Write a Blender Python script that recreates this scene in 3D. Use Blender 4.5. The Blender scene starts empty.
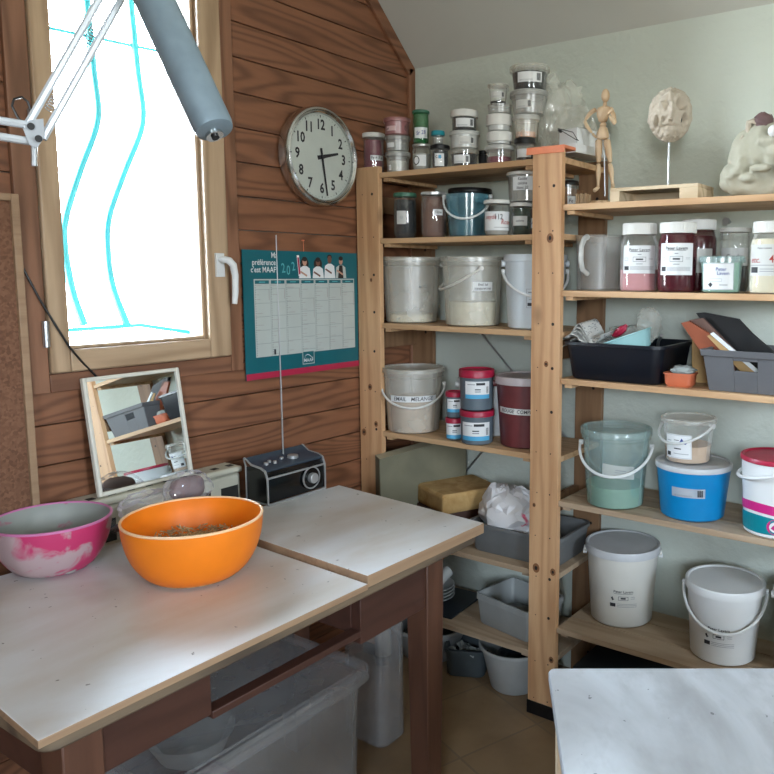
import bpy, math, random
from mathutils import Vector, Matrix, noise
random.seed(7)
PI = math.pi
S = bpy.context.scene
COL = S.collection
R = math.radians

# ------------------------------------------------------------------ camera model
FPX, CX, CY = 769.78, 498.208, 368.27
yaw, pitch, roll = 0.58308, 0.12216, 0.0044667
fwd = Vector((-math.sin(yaw)*math.cos(pitch), math.cos(yaw)*math.cos(pitch), -math.sin(pitch)))
rt = Vector((math.cos(yaw), math.sin(yaw), 0)); up = rt.cross(fwd)
rt, up = (math.cos(roll)*rt + math.sin(roll)*up), (-math.sin(roll)*rt + math.cos(roll)*up)
EYE = Vector((0, 0, 1.45))
def ray(px, py): return rt*((px-CX)/FPX) - up*((py-CY)/FPX) + fwd
def on(px, py, ax, val):
    d = ray(px, py); return EYE + d*((val-EYE[ax])/d[ax])
def zat(px, py, hd):
    d = ray(px, py); return EYE.z + d.z*hd/math.hypot(d.x, d.y)
XW, YW = -1.988, 2.403           # left wall, back wall

# ------------------------------------------------------------------ materials
MATS = {}
def new_mat(name):
    m = bpy.data.materials.new(name); m.use_nodes = True
    nt = m.node_tree; b = nt.nodes['Principled BSDF']; MATS[name] = m
    return m, nt, b
def N(nt, t, **kw):
    n = nt.nodes.new(t)
    for k, v in kw.items():
        if k in n.inputs: n.inputs[k].default_value = v
        else: setattr(n, k, v)
    return n
def mth(nt, op, a, b=None):
    n = nt.nodes.new('ShaderNodeMath'); n.operation = op
    for i, q in enumerate((a, b)):
        if q is None: continue
        if isinstance(q, (int, float)): n.inputs[i].default_value = q
        else: nt.links.new(q, n.inputs[i])
    return n.outputs[0]
def ramp(nt, fac, stops):
    n = nt.nodes.new('ShaderNodeValToRGB'); e = n.color_ramp.elements
    while len(e) < len(stops): e.new(0.5)
    for i, (p, c) in enumerate(stops): e[i].position = p; e[i].color = (*c, 1)
    nt.links.new(fac, n.inputs[0]); return n.outputs[0]
def mixc(nt, fac, a, b):
    n = nt.nodes.new('ShaderNodeMix'); n.data_type = 'RGBA'
    for s, q in ((0, fac), (6, a), (7, b)):
        if isinstance(q, (int, float)): n.inputs[s].default_value = q
        elif isinstance(q, tuple): n.inputs[s].default_value = (*q, 1)
        else: nt.links.new(q, n.inputs[s])
    return n.outputs[2]
def bump(nt, b, h, strength=0.3, dist=0.002):
    n = N(nt, 'ShaderNodeBump', Strength=strength, Distance=dist)
    nt.links.new(h, n.inputs['Height']); nt.links.new(n.outputs[0], b.inputs['Normal'])
def plain(name, c, rough=0.5, metal=0.0, alpha=1.0, var=0.12, vs=14.0, trans=0.0, spec=None):
    """paint, plastic, paper: a colour with soft uneven wear"""
    m, nt, b = new_mat(name)
    tc = N(nt, 'ShaderNodeTexCoord'); no = N(nt, 'ShaderNodeTexNoise', Scale=vs, Detail=4.0)
    nt.links.new(tc.outputs['Object'], no.inputs['Vector'])
    lo = tuple(max(0, q*(1-var)) for q in c); hi = tuple(min(1, q*(1+var)) for q in c)
    nt.links.new(ramp(nt, no.outputs[0], [(0.3, lo), (0.7, hi)]), b.inputs['Base Color'])
    b.inputs['Roughness'].default_value = rough; b.inputs['Metallic'].default_value = metal
    b.inputs['Alpha'].default_value = alpha
    if trans: b.inputs['Transmission Weight'].default_value = trans
    if spec is not None: b.inputs['Specular IOR Level'].default_value = spec
    return m
def wood(name, dark, light, axis=1, stretch=0.09, scale=9.0, rings=9.0, rough=0.55, knots=0.0, plank=None, contrast=1.0, gap=None):
    """long fibres along `axis` with contour-like rings; plank=(axis, pitch, origin) shifts the grain per board"""
    m, nt, b = new_mat(name)
    tc = N(nt, 'ShaderNodeTexCoord'); sp = N(nt, 'ShaderNodeSeparateXYZ')
    nt.links.new(tc.outputs['Object'], sp.inputs[0])
    co = [sp.outputs[0], sp.outputs[1], sp.outputs[2]]
    if plank:
        k = mth(nt, 'FLOOR', mth(nt, 'DIVIDE', mth(nt, 'SUBTRACT', co[plank[0]], plank[2]), plank[1]))
        off = mth(nt, 'MULTIPLY', k, 3.71)
        co[axis] = mth(nt, 'ADD', co[axis], off)
    cb = N(nt, 'ShaderNodeCombineXYZ')
    for i in range(3):
        nt.links.new(mth(nt, 'MULTIPLY', co[i], stretch if i == axis else 1.0), cb.inputs[i])
    n1 = N(nt, 'ShaderNodeTexNoise', Scale=scale, Detail=1.5, Roughness=0.4)
    nt.links.new(cb.outputs[0], n1.inputs['Vector'])
    fr = mth(nt, 'MULTIPLY', n1.outputs[0], rings*2*PI)
    fr = mth(nt, 'POWER', mth(nt, 'ADD', mth(nt, 'MULTIPLY', mth(nt, 'SINE', fr), 0.5), 0.5), 2.2)
    n2 = N(nt, 'ShaderNodeTexNoise', Scale=scale*14, Detail=3.0)
    nt.links.new(cb.outputs[0], n2.inputs['Vector'])
    fac = mth(nt, 'ADD', mth(nt, 'MULTIPLY', fr, 0.65*contrast), mth(nt, 'MULTIPLY', n2.outputs[0], 0.45))
    colr = ramp(nt, fac, [(0.15, light), (0.55, tuple((a*0.5+c*0.5) for a, c in zip(light, dark))), (0.95, dark)])
    if knots:
        v = N(nt, 'ShaderNodeTexVoronoi', Scale=knots)
        cb2 = N(nt, 'ShaderNodeCombineXYZ')
        for i in range(3): nt.links.new(mth(nt, 'MULTIPLY', co[i], 0.55 if i == axis else 1.0), cb2.inputs[i])
        nt.links.new(cb2.outputs[0], v.inputs['Vector'])
        kf = ramp(nt, v.outputs[0], [(0.05, (1, 1, 1)), (0.14, (0, 0, 0))])
        colr = mixc(nt, kf, colr, tuple(q*0.35 for q in dark))
    nt.links.new(colr, b.inputs['Base Color'])
    b.inputs['Roughness'].default_value = rough
    bump(nt, b, fac, 0.15, 0.001)
    return m

wood('wall_planks', (0.105, 0.041, 0.021), (0.265, 0.112, 0.056), axis=1, stretch=0.12, scale=6.5, rings=17, rough=0.42, plank=(2, 0.1025, 0.967-0.1025*20), contrast=0.75)
wood('trim_wood', (0.15, 0.065, 0.032), (0.27, 0.125, 0.068), axis=2, rough=0.5)
wood('trim_wood_flat', (0.14, 0.058, 0.030), (0.26, 0.115, 0.060), axis=1, rough=0.5)
wood('frame_wood', (0.33, 0.215, 0.125), (0.50, 0.35, 0.22), axis=2, rings=5, rough=0.42)
wood('frame_wood_flat', (0.33, 0.215, 0.125), (0.50, 0.35, 0.22), axis=1, rings=5, rough=0.42)
wood('pine_post', (0.42, 0.20, 0.085), (0.66, 0.40, 0.215), axis=2, rings=7, rough=0.55, knots=5.0, contrast=0.6)
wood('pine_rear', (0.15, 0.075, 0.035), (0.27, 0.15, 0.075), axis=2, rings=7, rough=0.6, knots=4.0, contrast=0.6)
wood('pine_shelf', (0.38, 0.20, 0.09), (0.62, 0.40, 0.22), axis=0, rings=7, rough=0.55, contrast=0.6)
wood('pine_dusty', (0.30, 0.20, 0.12), (0.46, 0.34, 0.23), axis=0, rings=6, rough=0.65, contrast=0.6)
wood('old_wood', (0.040, 0.015, 0.010), (0.068, 0.027, 0.018), axis=1, rings=6, rough=0.45, contrast=0.6)
wood('old_wood_up', (0.060, 0.024, 0.014), (0.112, 0.048, 0.028), axis=2, rings=6, rough=0.45, contrast=0.6)
wood('rim_wood', (0.07, 0.05, 0.035), (0.19, 0.135, 0.085), axis=1, rings=6, rough=0.5)
wood('edge_wood', (0.24, 0.14, 0.08), (0.36, 0.23, 0.135), axis=1, stretch=0.05, scale=22, rings=4, rough=0.6, contrast=0.5)
wood('pale_wood', (0.50, 0.33, 0.19), (0.72, 0.54, 0.35), axis=2, rings=5, rough=0.5)
wood('block_wood', (0.44, 0.32, 0.19), (0.66, 0.53, 0.36), axis=0, rings=6, rough=0.7)

def board_mat(name, base, dusty, wet, rough=0.3, sc=3.0):
    """worn sealed board with clay dust smears and specks"""
    m, nt, b = new_mat(name)
    tc = N(nt, 'ShaderNodeTexCoord')
    mp = N(nt, 'ShaderNodeMapping'); mp.inputs['Scale'].default_value = (1.0, 0.45, 1)
    nt.links.new(tc.outputs['Object'], mp.inputs[0])
    n1 = N(nt, 'ShaderNodeTexNoise', Scale=sc, Detail=5.0, Roughness=0.55, Distortion=0.6)
    n2 = N(nt, 'ShaderNodeTexNoise', Scale=sc*4, Detail=6.0, Roughness=0.6)
    n3 = N(nt, 'ShaderNodeTexNoise', Scale=55.0, Detail=2.0)
    for n in (n1, n2): nt.links.new(mp.outputs[0], n.inputs['Vector'])
    nt.links.new(tc.outputs['Object'], n3.inputs['Vector'])
    c = ramp(nt, n1.outputs[0], [(0.33, base), (0.60, dusty), (0.75, tuple(q*1.05 for q in dusty))])
    c = mixc(nt, ramp(nt, n2.outputs[0], [(0.50, (0, 0, 0)), (0.72, (0.6, 0.6, 0.6))]), c, wet)
    c = mixc(nt, ramp(nt, n3.outputs[0], [(0.735, (0, 0, 0)), (0.75, (0.8, 0.8, 0.8))]), c, tuple(q*0.25 for q in base))
    nt.links.new(c, b.inputs['Base Color'])
    rr = ramp(nt, n1.outputs[0], [(0.3, (rough,)*3), (0.7, (rough+0.14,)*3)])
    nt.links.new(rr, b.inputs['Roughness'])
    b.inputs['Specular IOR Level'].default_value = 0.7
    bump(nt, b, n2.outputs[0], 0.08, 0.001)
    return m
board_mat('board_top', (0.52, 0.45, 0.37), (0.70, 0.70, 0.70), (0.63, 0.615, 0.59), rough=0.30)
board_mat('grey_table_top', (0.30, 0.295, 0.29), (0.50, 0.51, 0.52), (0.26, 0.255, 0.25), sc=4.0)

def plaster(name, c):
    m, nt, b = new_mat(name)
    tc = N(nt, 'ShaderNodeTexCoord')
    n1 = N(nt, 'ShaderNodeTexNoise', Scale=30.0, Detail=5.0, Roughness=0.55, Distortion=0.15)
    n2 = N(nt, 'ShaderNodeTexNoise', Scale=2.5, Detail=3.0)
    for n in (n1, n2): nt.links.new(tc.outputs['Object'], n.inputs['Vector'])
    nt.links.new(ramp(nt, n2.outputs[0], [(0.3, tuple(q*0.93 for q in c)), (0.7, c)]), b.inputs['Base Color'])
    b.inputs['Roughness'].default_value = 0.85
    bump(nt, b, n1.outputs[0], 0.45, 0.012)
    return m
plaster('plaster', (0.60, 0.64, 0.565))
plain('ceiling_paint', (0.56, 0.56, 0.51), 0.9, var=0.04, vs=3)
plain('room_paint', (0.22, 0.20, 0.18), 0.9, var=0.04, vs=3)

def tiles(name):
    m, nt, b = new_mat(name)
    tc = N(nt, 'ShaderNodeTexCoord')
    br = N(nt, 'ShaderNodeTexBrick'); br.offset = 0.0
    br.inputs['Color1'].default_value = (0.24, 0.155, 0.085, 1); br.inputs['Color2'].default_value = (0.29, 0.195, 0.11, 1)
    br.inputs['Mortar'].default_value = (0.20, 0.14, 0.09, 1)
    br.inputs['Scale'].default_value = 1.0; br.inputs['Mortar Size'].default_value = 0.004
    br.inputs['Brick Width'].default_value = 0.3; br.inputs['Row Height'].default_value = 0.3
    mp = N(nt, 'ShaderNodeMapping'); mp.inputs['Rotation'].default_value = (0, 0, R(20))
    nt.links.new(tc.outputs['Object'], mp.inputs[0]); nt.links.new(mp.outputs[0], br.inputs[0])
    n = N(nt, 'ShaderNodeTexNoise', Scale=7.0, Detail=5.0); nt.links.new(tc.outputs['Object'], n.inputs['Vector'])
    c = mixc(nt, ramp(nt, n.outputs[0], [(0.35, (0, 0, 0)), (0.7, (0.7, 0.7, 0.7))]), br.outputs[0], (0.17, 0.105, 0.055))
    nt.links.new(c, b.inputs['Base Color']); b.inputs['Roughness'].default_value = 0.45
    return m
tiles('floor_tiles')

def cork():
    m, nt, b = new_mat('cork')
    tc = N(nt, 'ShaderNodeTexCoord'); v = N(nt, 'ShaderNodeTexVoronoi', Scale=160.0)
    nt.links.new(tc.outputs['Object'], v.inputs['Vector'])
    nt.links.new(ramp(nt, v.outputs[1], [(0.1, (0.13, 0.055, 0.028)), (0.8, (0.21, 0.10, 0.055))]), b.inputs['Base Color'])
    b.inputs['Roughness'].default_value = 0.9; return m
cork()

def smear(name, base, clay, lo=0.45, hi=0.52, sc=9.0, rough=0.5, squash=(1, 1, 1), alpha=1.0):
    m, nt, b = new_mat(name)
    tc = N(nt, 'ShaderNodeTexCoord'); mp = N(nt, 'ShaderNodeMapping'); mp.inputs['Scale'].default_value = squash
    n = N(nt, 'ShaderNodeTexNoise', Scale=sc, Detail=5.0, Roughness=0.55, Distortion=0.7)
    nt.links.new(tc.outputs['Object'], mp.inputs[0]); nt.links.new(mp.outputs[0], n.inputs['Vector'])
    nt.links.new(ramp(nt, n.outputs[0], [(lo, base), (hi, clay)]), b.inputs['Base Color'])
    b.inputs['Roughness'].default_value = rough; b.inputs['Alpha'].default_value = alpha
    bump(nt, b, n.outputs[0], 0.2, 0.003); return m
smear('pink_clay_out', (0.52, 0.035, 0.13), (0.46, 0.33, 0.34), 0.47, 0.56, 11)
smear('pink_clay_in', (0.48, 0.05, 0.15), (0.30, 0.31, 0.28), 0.34, 0.39, 5, squash=(1, 1, 2.0))
smear('grey_clay', (0.27, 0.28, 0.26), (0.36, 0.37, 0.34), 0.4, 0.6, 14)
smear('raw_clay', (0.42, 0.36, 0.28), (0.54, 0.47, 0.38), 0.35, 0.65, 16, 0.8)
smear('bisque', (0.40, 0.385, 0.30), (0.50, 0.48, 0.385), 0.35, 0.65, 8, 0.75)

smear('foam_yellow', (0.42, 0.24, 0.08), (0.58, 0.38, 0.16), 0.35, 0.65, 18, 0.95)
smear('olive_board', (0.155, 0.145, 0.095), (0.20, 0.185, 0.12), 0.4, 0.7, 5, 0.8)
smear('olive_edge', (0.36, 0.33, 0.22), (0.45, 0.41, 0.28), 0.4, 0.7, 12, 0.85)
smear('newspaper', (0.62, 0.61, 0.57), (0.20, 0.20, 0.20), 0.56, 0.60, 60, 0.85, squash=(1, 1, 3))
smear('straw', (0.32, 0.22, 0.10), (0.72, 0.58, 0.32), 0.4, 0.6, 60, 0.9)
smear('printed_bag', (0.74, 0.72, 0.72), (0.72, 0.16, 0.24), 0.60, 0.62, 7, 0.35)
smear('orange_dirty', (0.90, 0.30, 0.035), (0.86, 0.28, 0.03), 0.4, 0.6, 3, 0.35)

plain('orange_plastic', (0.86, 0.215, 0.012), 0.42, var=0.05, spec=0.3)
plain('orange_rim', (0.95, 0.60, 0.33), 0.4, var=0.03)
plain('pink_rim', (0.62, 0.20, 0.40), 0.4, var=0.08)
plain('white_plastic', (0.74, 0.75, 0.74), 0.35, var=0.05, vs=5)
plain('cool_white', (0.68, 0.74, 0.78), 0.35, var=0.04, vs=5)
plain('cream_plastic', (0.66, 0.645, 0.59), 0.4, var=0.06, vs=5)
plain('grey_lid', (0.52, 0.53, 0.54), 0.4, var=0.12, vs=9)
plain('dusty_lid', (0.46, 0.40, 0.40), 0.5, var=0.12, vs=9)
plain('cap_white', (0.72, 0.71, 0.67), 0.45, var=0.04)
plain('green_lid', (0.05, 0.16, 0.10), 0.4)
plain('teal_lid', (0.01, 0.23, 0.28), 0.4)
plain('black_plastic', (0.005, 0.005, 0.006), 0.35)
plain('red_lid', (0.38, 0.012, 0.045), 0.4, var=0.06)
plain('steel_lid', (0.60, 0.60, 0.58), 0.3, metal=0.8)
plain('blue_plastic', (0.0, 0.215, 0.50), 0.38, var=0.05)
plain('grey_blue_plastic', (0.10, 0.13, 0.155), 0.45, var=0.1)
plain('maroon_plastic', (0.13, 0.028, 0.030), 0.4, alpha=1.0, var=0.15)
plain('teal_print', (0.0, 0.22, 0.27), 0.4, var=0.03)
plain('magenta_print', (0.58, 0.02, 0.20), 0.4, var=0.03)
plain('navy_plastic', (0.002, 0.004, 0.009), 0.38)
plain('grey_bin_plastic', (0.105, 0.105, 0.110), 0.5, var=0.08)
plain('tray_grey', (0.15, 0.155, 0.155), 0.5, var=0.1)
plain('basin_grey', (0.40, 0.41, 0.40), 0.45, var=0.08)
plain('basket_grey', (0.33, 0.34, 0.33), 0.5, var=0.08)
plain('dark_slate', (0.055, 0.068, 0.075), 0.5)
plain('dark_crate', (0.016, 0.022, 0.028), 0.5)
plain('terracotta', (0.52, 0.13, 0.055), 0.6)
plain('cyan_plastic', (0.36, 0.62, 0.62), 0.35, var=0.05)
plain('grey_cloth', (0.30, 0.32, 0.30), 0.9)
plain('paper', (0.76, 0.77, 0.77), 0.6, var=0.03)
plain('paper_dim', (0.60, 0.60, 0.57), 0.6, var=0.05)
plain('paper_pink', (0.66, 0.48, 0.47), 0.6, var=0.05)
plain('ink', (0.025, 0.025, 0.03), 0.6)
plain('ink_grey', (0.24, 0.25, 0.27), 0.6)
plain('ink_red', (0.42, 0.04, 0.03), 0.6)
plain('ink_blue', (0.02, 0.05, 0.25), 0.6)
plain('sky_blue_print', (0.08, 0.38, 0.62), 0.5)
plain('powder_cream', (0.66, 0.60, 0.44), 0.9, var=0.05)
plain('powder_white', (0.70, 0.68, 0.60), 0.9, var=0.05)
plain('powder_tan', (0.50, 0.36, 0.25), 0.9, var=0.08)
plain('powder_pink', (0.52, 0.24, 0.25), 0.9, var=0.1)
plain('powder_dkred', (0.055, 0.003, 0.008), 0.8, var=0.2)
plain('powder_rose', (0.20, 0.055, 0.075), 0.8, var=0.15)
plain('powder_grey', (0.33, 0.33, 0.30), 0.9, var=0.08)
plain('powder_dkgrey', (0.016, 0.018, 0.020), 0.8, var=0.2)
plain('powder_brown', (0.15, 0.085, 0.065), 0.8, var=0.15)
plain('powder_black', (0.005, 0.005, 0.006), 0.7)
plain('powder_green', (0.19, 0.36, 0.24), 0.9, var=0.1)
plain('powder_dkgreen', (0.014, 0.030, 0.018), 0.8, var=0.1)
plain('powder_orange', (0.66, 0.28, 0.12), 0.9)
plain('glaze_blue', (0.09, 0.30, 0.44), 0.5, var=0.15)










plain('brown_lump', (0.15, 0.085, 0.085), 0.6, var=0.3)
plain('chrome', (0.62, 0.62, 0.60), 0.16, metal=1.0, var=0.03)
plain('silver_paint', (0.48, 0.49, 0.49), 0.3, metal=0.6, var=0.04)
plain('steel', (0.55, 0.56, 0.57), 0.3, metal=0.9, var=0.05)
plain('lamp_blue', (0.23, 0.30, 0.35), 0.42, metal=0.35, var=0.10, vs=30)
plain('arm_white', (0.66, 0.70, 0.74), 0.35, metal=0.3, var=0.05)
plain('radio_black', (0.003, 0.0035, 0.004), 0.16)
plain('radio_top', (0.035, 0.052, 0.075), 0.25)
plain('radiator_cream', (0.56, 0.54, 0.44), 0.45, var=0.05)
plain('slot_dark', (0.02, 0.02, 0.018), 0.8)
plain('knot_brown', (0.24, 0.10, 0.04), 0.6, var=0.3, vs=60)
plain('hole_dark', (0.018, 0.011, 0.008), 0.7)
plain('clock_face', (0.56, 0.60, 0.55), 0.5, var=0.04)
plain('mirror_frame', (0.70, 0.67, 0.58), 0.45, var=0.04)
plain('orange_tape', (0.82, 0.26, 0.13), 0.5, var=0.2)
def clear(name, c, rough=0.1, fac=0.06, edge=0.3):
    m, nt, b = new_mat(name)
    tc = N(nt, 'ShaderNodeTexCoord'); no = N(nt, 'ShaderNodeTexNoise', Scale=9.0, Detail=3.0)
    nt.links.new(tc.outputs['Object'], no.inputs['Vector'])
    b.inputs['Base Color'].default_value = (*c, 1); b.inputs['Roughness'].default_value = rough
    t = N(nt, 'ShaderNodeBsdfTransparent'); mx = N(nt, 'ShaderNodeMixShader'); f = N(nt, 'ShaderNodeFresnel', IOR=1.16)
    k = mth(nt, 'MULTIPLY', ramp(nt, no.outputs[0], [(0.3, (0.75,)*3), (0.7, (1.25,)*3)]), fac)
    k = mth(nt, 'ADD', k, mth(nt, 'MULTIPLY', f.outputs[0], edge))
    k.node.use_clamp = True
    nt.links.new(k, mx.inputs[0]); nt.links.new(t.outputs[0], mx.inputs[1]); nt.links.new(b.outputs[0], mx.inputs[2])
    gl = N(nt, 'ShaderNodeBsdfGlossy', Roughness=rough); gl.inputs['Color'].default_value = (0.045, 0.045, 0.045, 1)
    ad = N(nt, 'ShaderNodeAddShader'); nt.links.new(mx.outputs[0], ad.inputs[0]); nt.links.new(gl.outputs[0], ad.inputs[1])
    nt.links.new(ad.outputs[0], nt.nodes['Material Output'].inputs[0])
clear('clear_plastic', (0.62, 0.63, 0.61), 0.10, 0.030, 0.3); clear('clear_red', (0.10, 0.008, 0.018), 0.10, 0.25, 0.3); clear('clear_glass', (0.5, 0.54, 0.52), 0.04, 0.010, 0.3)
clear('green_glass', (0.02, 0.17, 0.05), 0.06, 0.45, 0.5); clear('clear_green', (0.40, 0.56, 0.54), 0.18, 0.17); clear('clear_blue', (0.20, 0.55, 0.68), 0.15, 0.13)
clear('frosted_plastic', (0.50, 0.50, 0.47), 0.3, 0.25); clear('frosted_white', (0.74, 0.75, 0.72), 0.3, 0.5); clear('pink_frosted', (0.50, 0.22, 0.22), 0.3, 0.45)
clear('dust_clear', (0.74, 0.72, 0.63), 0.3, 0.24); clear('storage_plastic', (0.44, 0.44, 0.445), 0.2, 0.20)
clear('bag_plastic', (0.80, 0.80, 0.72), 0.14, 0.26, 0.4); clear('bag_lilac', (0.78, 0.74, 0.80), 0.08, 0.10, 0.45)
plain('bar_turquoise', (0.01, 0.30, 0.36), 0.5, var=0.05)
plain('calendar_teal', (0.005, 0.115, 0.14), 0.4, var=0.03)
plain('calendar_red', (0.42, 0.02, 0.06), 0.4, var=0.03)
plain('calendar_sheet', (0.48, 0.52, 0.49), 0.5, var=0.03)
plain('print_line', (0.26, 0.30, 0.30), 0.6)
plain('print_faint', (0.36, 0.32, 0.31), 0.6)
plain('print_cyan', (0.10, 0.42, 0.45), 0.5)
plain('skin_light', (0.50, 0.27, 0.19), 0.6)
plain('skin_dark', (0.17, 0.075, 0.05), 0.6)
plain('hair_print', (0.02, 0.012, 0.01), 0.6)
plain('rust_cover', (0.30, 0.075, 0.03), 0.5)
plain('black_card', (0.004, 0.004, 0.0045), 0.55)
plain('cardboard', (0.50, 0.31, 0.13), 0.8)
plain('cable_black', (0.01, 0.01, 0.01), 0.4)
plain('sill_stone', (0.6, 0.62, 0.62), 0.8)
plain('figurine', (0.62, 0.50, 0.45), 0.5, var=0.2)

def mirror_mat():
    m, nt, b = new_mat('mirror_glass')
    b.inputs['Metallic'].default_value = 1; b.inputs['Roughness'].default_value = 0.01
    b.inputs['Base Color'].default_value = (0.86, 0.9, 0.88, 1)
mirror_mat()
def pane_mat():
    m, nt, b = new_mat('window_glass')
    t = N(nt, 'ShaderNodeBsdfTransparent'); g = N(nt, 'ShaderNodeBsdfGlossy', Roughness=0.02)
    f = N(nt, 'ShaderNodeFresnel', IOR=1.45); mx = N(nt, 'ShaderNodeMixShader')
    nt.links.new(f.outputs[0], mx.inputs[0]); nt.links.new(t.outputs[0], mx.inputs[1]); nt.links.new(g.outputs[0], mx.inputs[2])
    nt.links.new(mx.outputs[0], nt.nodes['Material Output'].inputs[0])
pane_mat()
def bar_mat():
    nt = MATS['bar_turquoise'].node_tree; b = nt.nodes['Principled BSDF']
    b.inputs['Emission Strength'].default_value = 0
bar_mat()

# ------------------------------------------------------------------ mesh building
class MB:
    def __init__(s): s.v = []; s.f = []; s.m = []
    def add(s, vs, fs, m=0):
        o = len(s.v); s.v += [tuple(q) for q in vs]
        for f in fs: s.f.append([o+i for i in f]); s.m.append(m)
        return s
    def box(s, x0, x1, y0, y1, z0, z1, m=0, mt=None):
        v = [Vector((x, y, z)) for z in (z0, z1) for y in (y0, y1) for x in (x0, x1)]
        if mt: v = [mt @ q for q in v]
        return s.add(v, [(0, 2, 3, 1), (4, 5, 7, 6), (0, 1, 5, 4), (2, 6, 7, 3), (0, 4, 6, 2), (1, 3, 7, 5)], m)
    def rings(s, rs, m=0, cap0=True, cap1=True):
        n = len(rs[0]); v = [p for r in rs for p in r]; f = []
        for i in range(len(rs)-1):
            for j in range(n):
                k = (j+1) % n; f.append((i*n+j, i*n+k, (i+1)*n+k, (i+1)*n+j))
        if cap0: f.append(tuple(reversed(range(n))))
        if cap1: f.append(tuple((len(rs)-1)*n+j for j in range(n)))
        return s.add(v, f, m)
    def lathe(s, prof, c=(0, 0, 0), seg=40, m=0, cap0=True, cap1=True):
        rs = [[(c[0]+r*math.cos(2*PI*j/seg), c[1]+r*math.sin(2*PI*j/seg), c[2]+z) for j in range(seg)] for r, z in [(max(r, 1e-5), z) for r, z in prof]]
        return s.rings(rs, m, cap0, cap1)
    def tube(s, pts, r, seg=8, m=0, closed=False):
        pts = [Vector(p) for p in pts]; rs = []; n = len(pts); rr = r if isinstance(r, (list, tuple)) else [r]*n
        prev = None
        for i, p in enumerate(pts):
            a = pts[max(i-1, 0)]; b = pts[min(i+1, n-1)]
            if closed: a = pts[i-1]; b = pts[(i+1) % n]
            t = (b-a).normalized()
            if prev is None:
                u = t.orthogonal().normalized()
            else:
                u = prev - t*prev.dot(t)
                u = u.normalized() if u.length > 1e-6 else t.orthogonal().normalized()
            prev = u; w = t.cross(u)
            rs.append([p + (u*math.cos(2*PI*j/seg)+w*math.sin(2*PI*j/seg))*rr[i] for j in range(seg)])
        if closed: rs.append(rs[0]); return s.rings(rs, m, False, False)
        return s.rings(rs, m)
    def cyl(s, a, b, r, seg=16, m=0): return s.tube([a, b], r, seg, m)
    def xf(s, mt): s.v = [tuple(mt @ Vector(q)) for q in s.v]; return s
    def build(s, name, mats, parent=None, bevel=0, ang=35, loc=None, sub=0):
        me = bpy.data.meshes.new(name); me.from_pydata(s.v, [], s.f)
        if isinstance(mats, str): mats = [mats]
        for q in mats: me.materials.append(MATS[q])
        me.polygons.foreach_set('material_index', s.m)
        me.polygons.foreach_set('use_smooth', [True]*len(s.f))
        me.validate(); me.update(); me.set_sharp_from_angle(angle=R(ang))
        o = bpy.data.objects.new(name, me); COL.objects.link(o)
        if parent: o.parent = parent
        if loc: o.location = loc
        if bevel:
            b = o.modifiers.new('b', 'BEVEL'); b.width = bevel; b.segments = 2; b.limit_method = 'ANGLE'; b.angle_limit = R(40)
            b.harden_normals = False
        if sub:
            b = o.modifiers.new('s', 'SUBSURF'); b.levels = sub; b.render_levels = sub
        return o
def tag(o, label, cat=None, group=None):
    o['label'] = label
    if cat: o['category'] = cat
    if group: o['group'] = group
    return o
def thing(name, label, cat, loc=(0, 0, 0), rz=0, group=None):
    o = bpy.data.objects.new(name, None); COL.objects.link(o); o.empty_display_size = 0.05
    o.location = loc; o.rotation_euler = (0, 0, rz); return tag(o, label, cat, group)
def struct(o): o['kind'] = 'structure'; return o

_tc = {}
def text2d(s, size, bold=0.009):
    """flat text as (verts, faces), centred on its own middle"""
    if (s, size, bold) in _tc: return _tc[(s, size, bold)]
    cu = bpy.data.curves.new('t', 'FONT'); cu.body = s; cu.size = size; cu.align_x = 'CENTER'; cu.align_y = 'CENTER'; cu.offset = size*bold
    cu.resolution_u = 2
    o = bpy.data.objects.new('t', cu); COL.objects.link(o)
    dg = bpy.context.evaluated_depsgraph_get(); me = bpy.data.meshes.new_from_object(o.evaluated_get(dg))
    r = ([(v.co.x, v.co.y) for v in me.vertices], [tuple(p.vertices) for p in me.polygons])
    bpy.data.objects.remove(o); bpy.data.curves.remove(cu); bpy.data.meshes.remove(me)
    _tc[(s, size, bold)] = r; return r

class Flat:
    """marks on a flat or curved sheet: u right, v up, lifted along the normal"""
    def __init__(s, mapf): s.map = mapf; s.mb = MB()
    def rect(s, u0, u1, v0, v1, m, lift=0.0005, n=1):
        n = max(1, math.ceil(abs(u1-u0)/0.004)) if not getattr(s, 'flat', False) else 1
        vs = []; fs = []
        for i in range(n+1):
            u = u0+(u1-u0)*i/n; vs += [s.map(u, v0, lift), s.map(u, v1, lift)]
        for i in range(n): fs.append((2*i, 2*i+2, 2*i+3, 2*i+1))
        s.mb.add(vs, fs, m); return s
    def frame(s, u0, u1, v0, v1, t, m, lift=0.0004):
        s.rect(u0, u1, v0, v0+t, m, lift, 3); s.rect(u0, u1, v1-t, v1, m, lift, 3)
        s.rect(u0, u0+t, v0, v1, m, lift); s.rect(u1-t, u1, v0, v1, m, lift); return s
    def poly(s, pts, m, lift=0.0005):
        s.mb.add([s.map(u, v, lift) for u, v in pts], [tuple(range(len(pts)))], m); return s
    def ell(s, u, v, a, b, m, lift=0.0005, n=18, rot=0):
        c, d = math.cos(rot), math.sin(rot); pts = []
        for i in range(n):
            x = a*math.cos(2*PI*i/n); y = b*math.sin(2*PI*i/n); pts.append((u+x*c-y*d, v+x*d+y*c))
        return s.poly(pts, m, lift)
    def text(s, t, u, v, size, m, lift=0.0006, sx=1.0, rot=0, shear=0, bold=0.009):
        vs, fs = text2d(t, size, bold); c, d = math.cos(rot), math.sin(rot); o = []
        for x, y in vs:
            x = x*sx + y*shear; o.append(s.map(u+x*c-y*d, v+x*d+y*c, lift))
        s.mb.add(o, fs, m); return s

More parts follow.
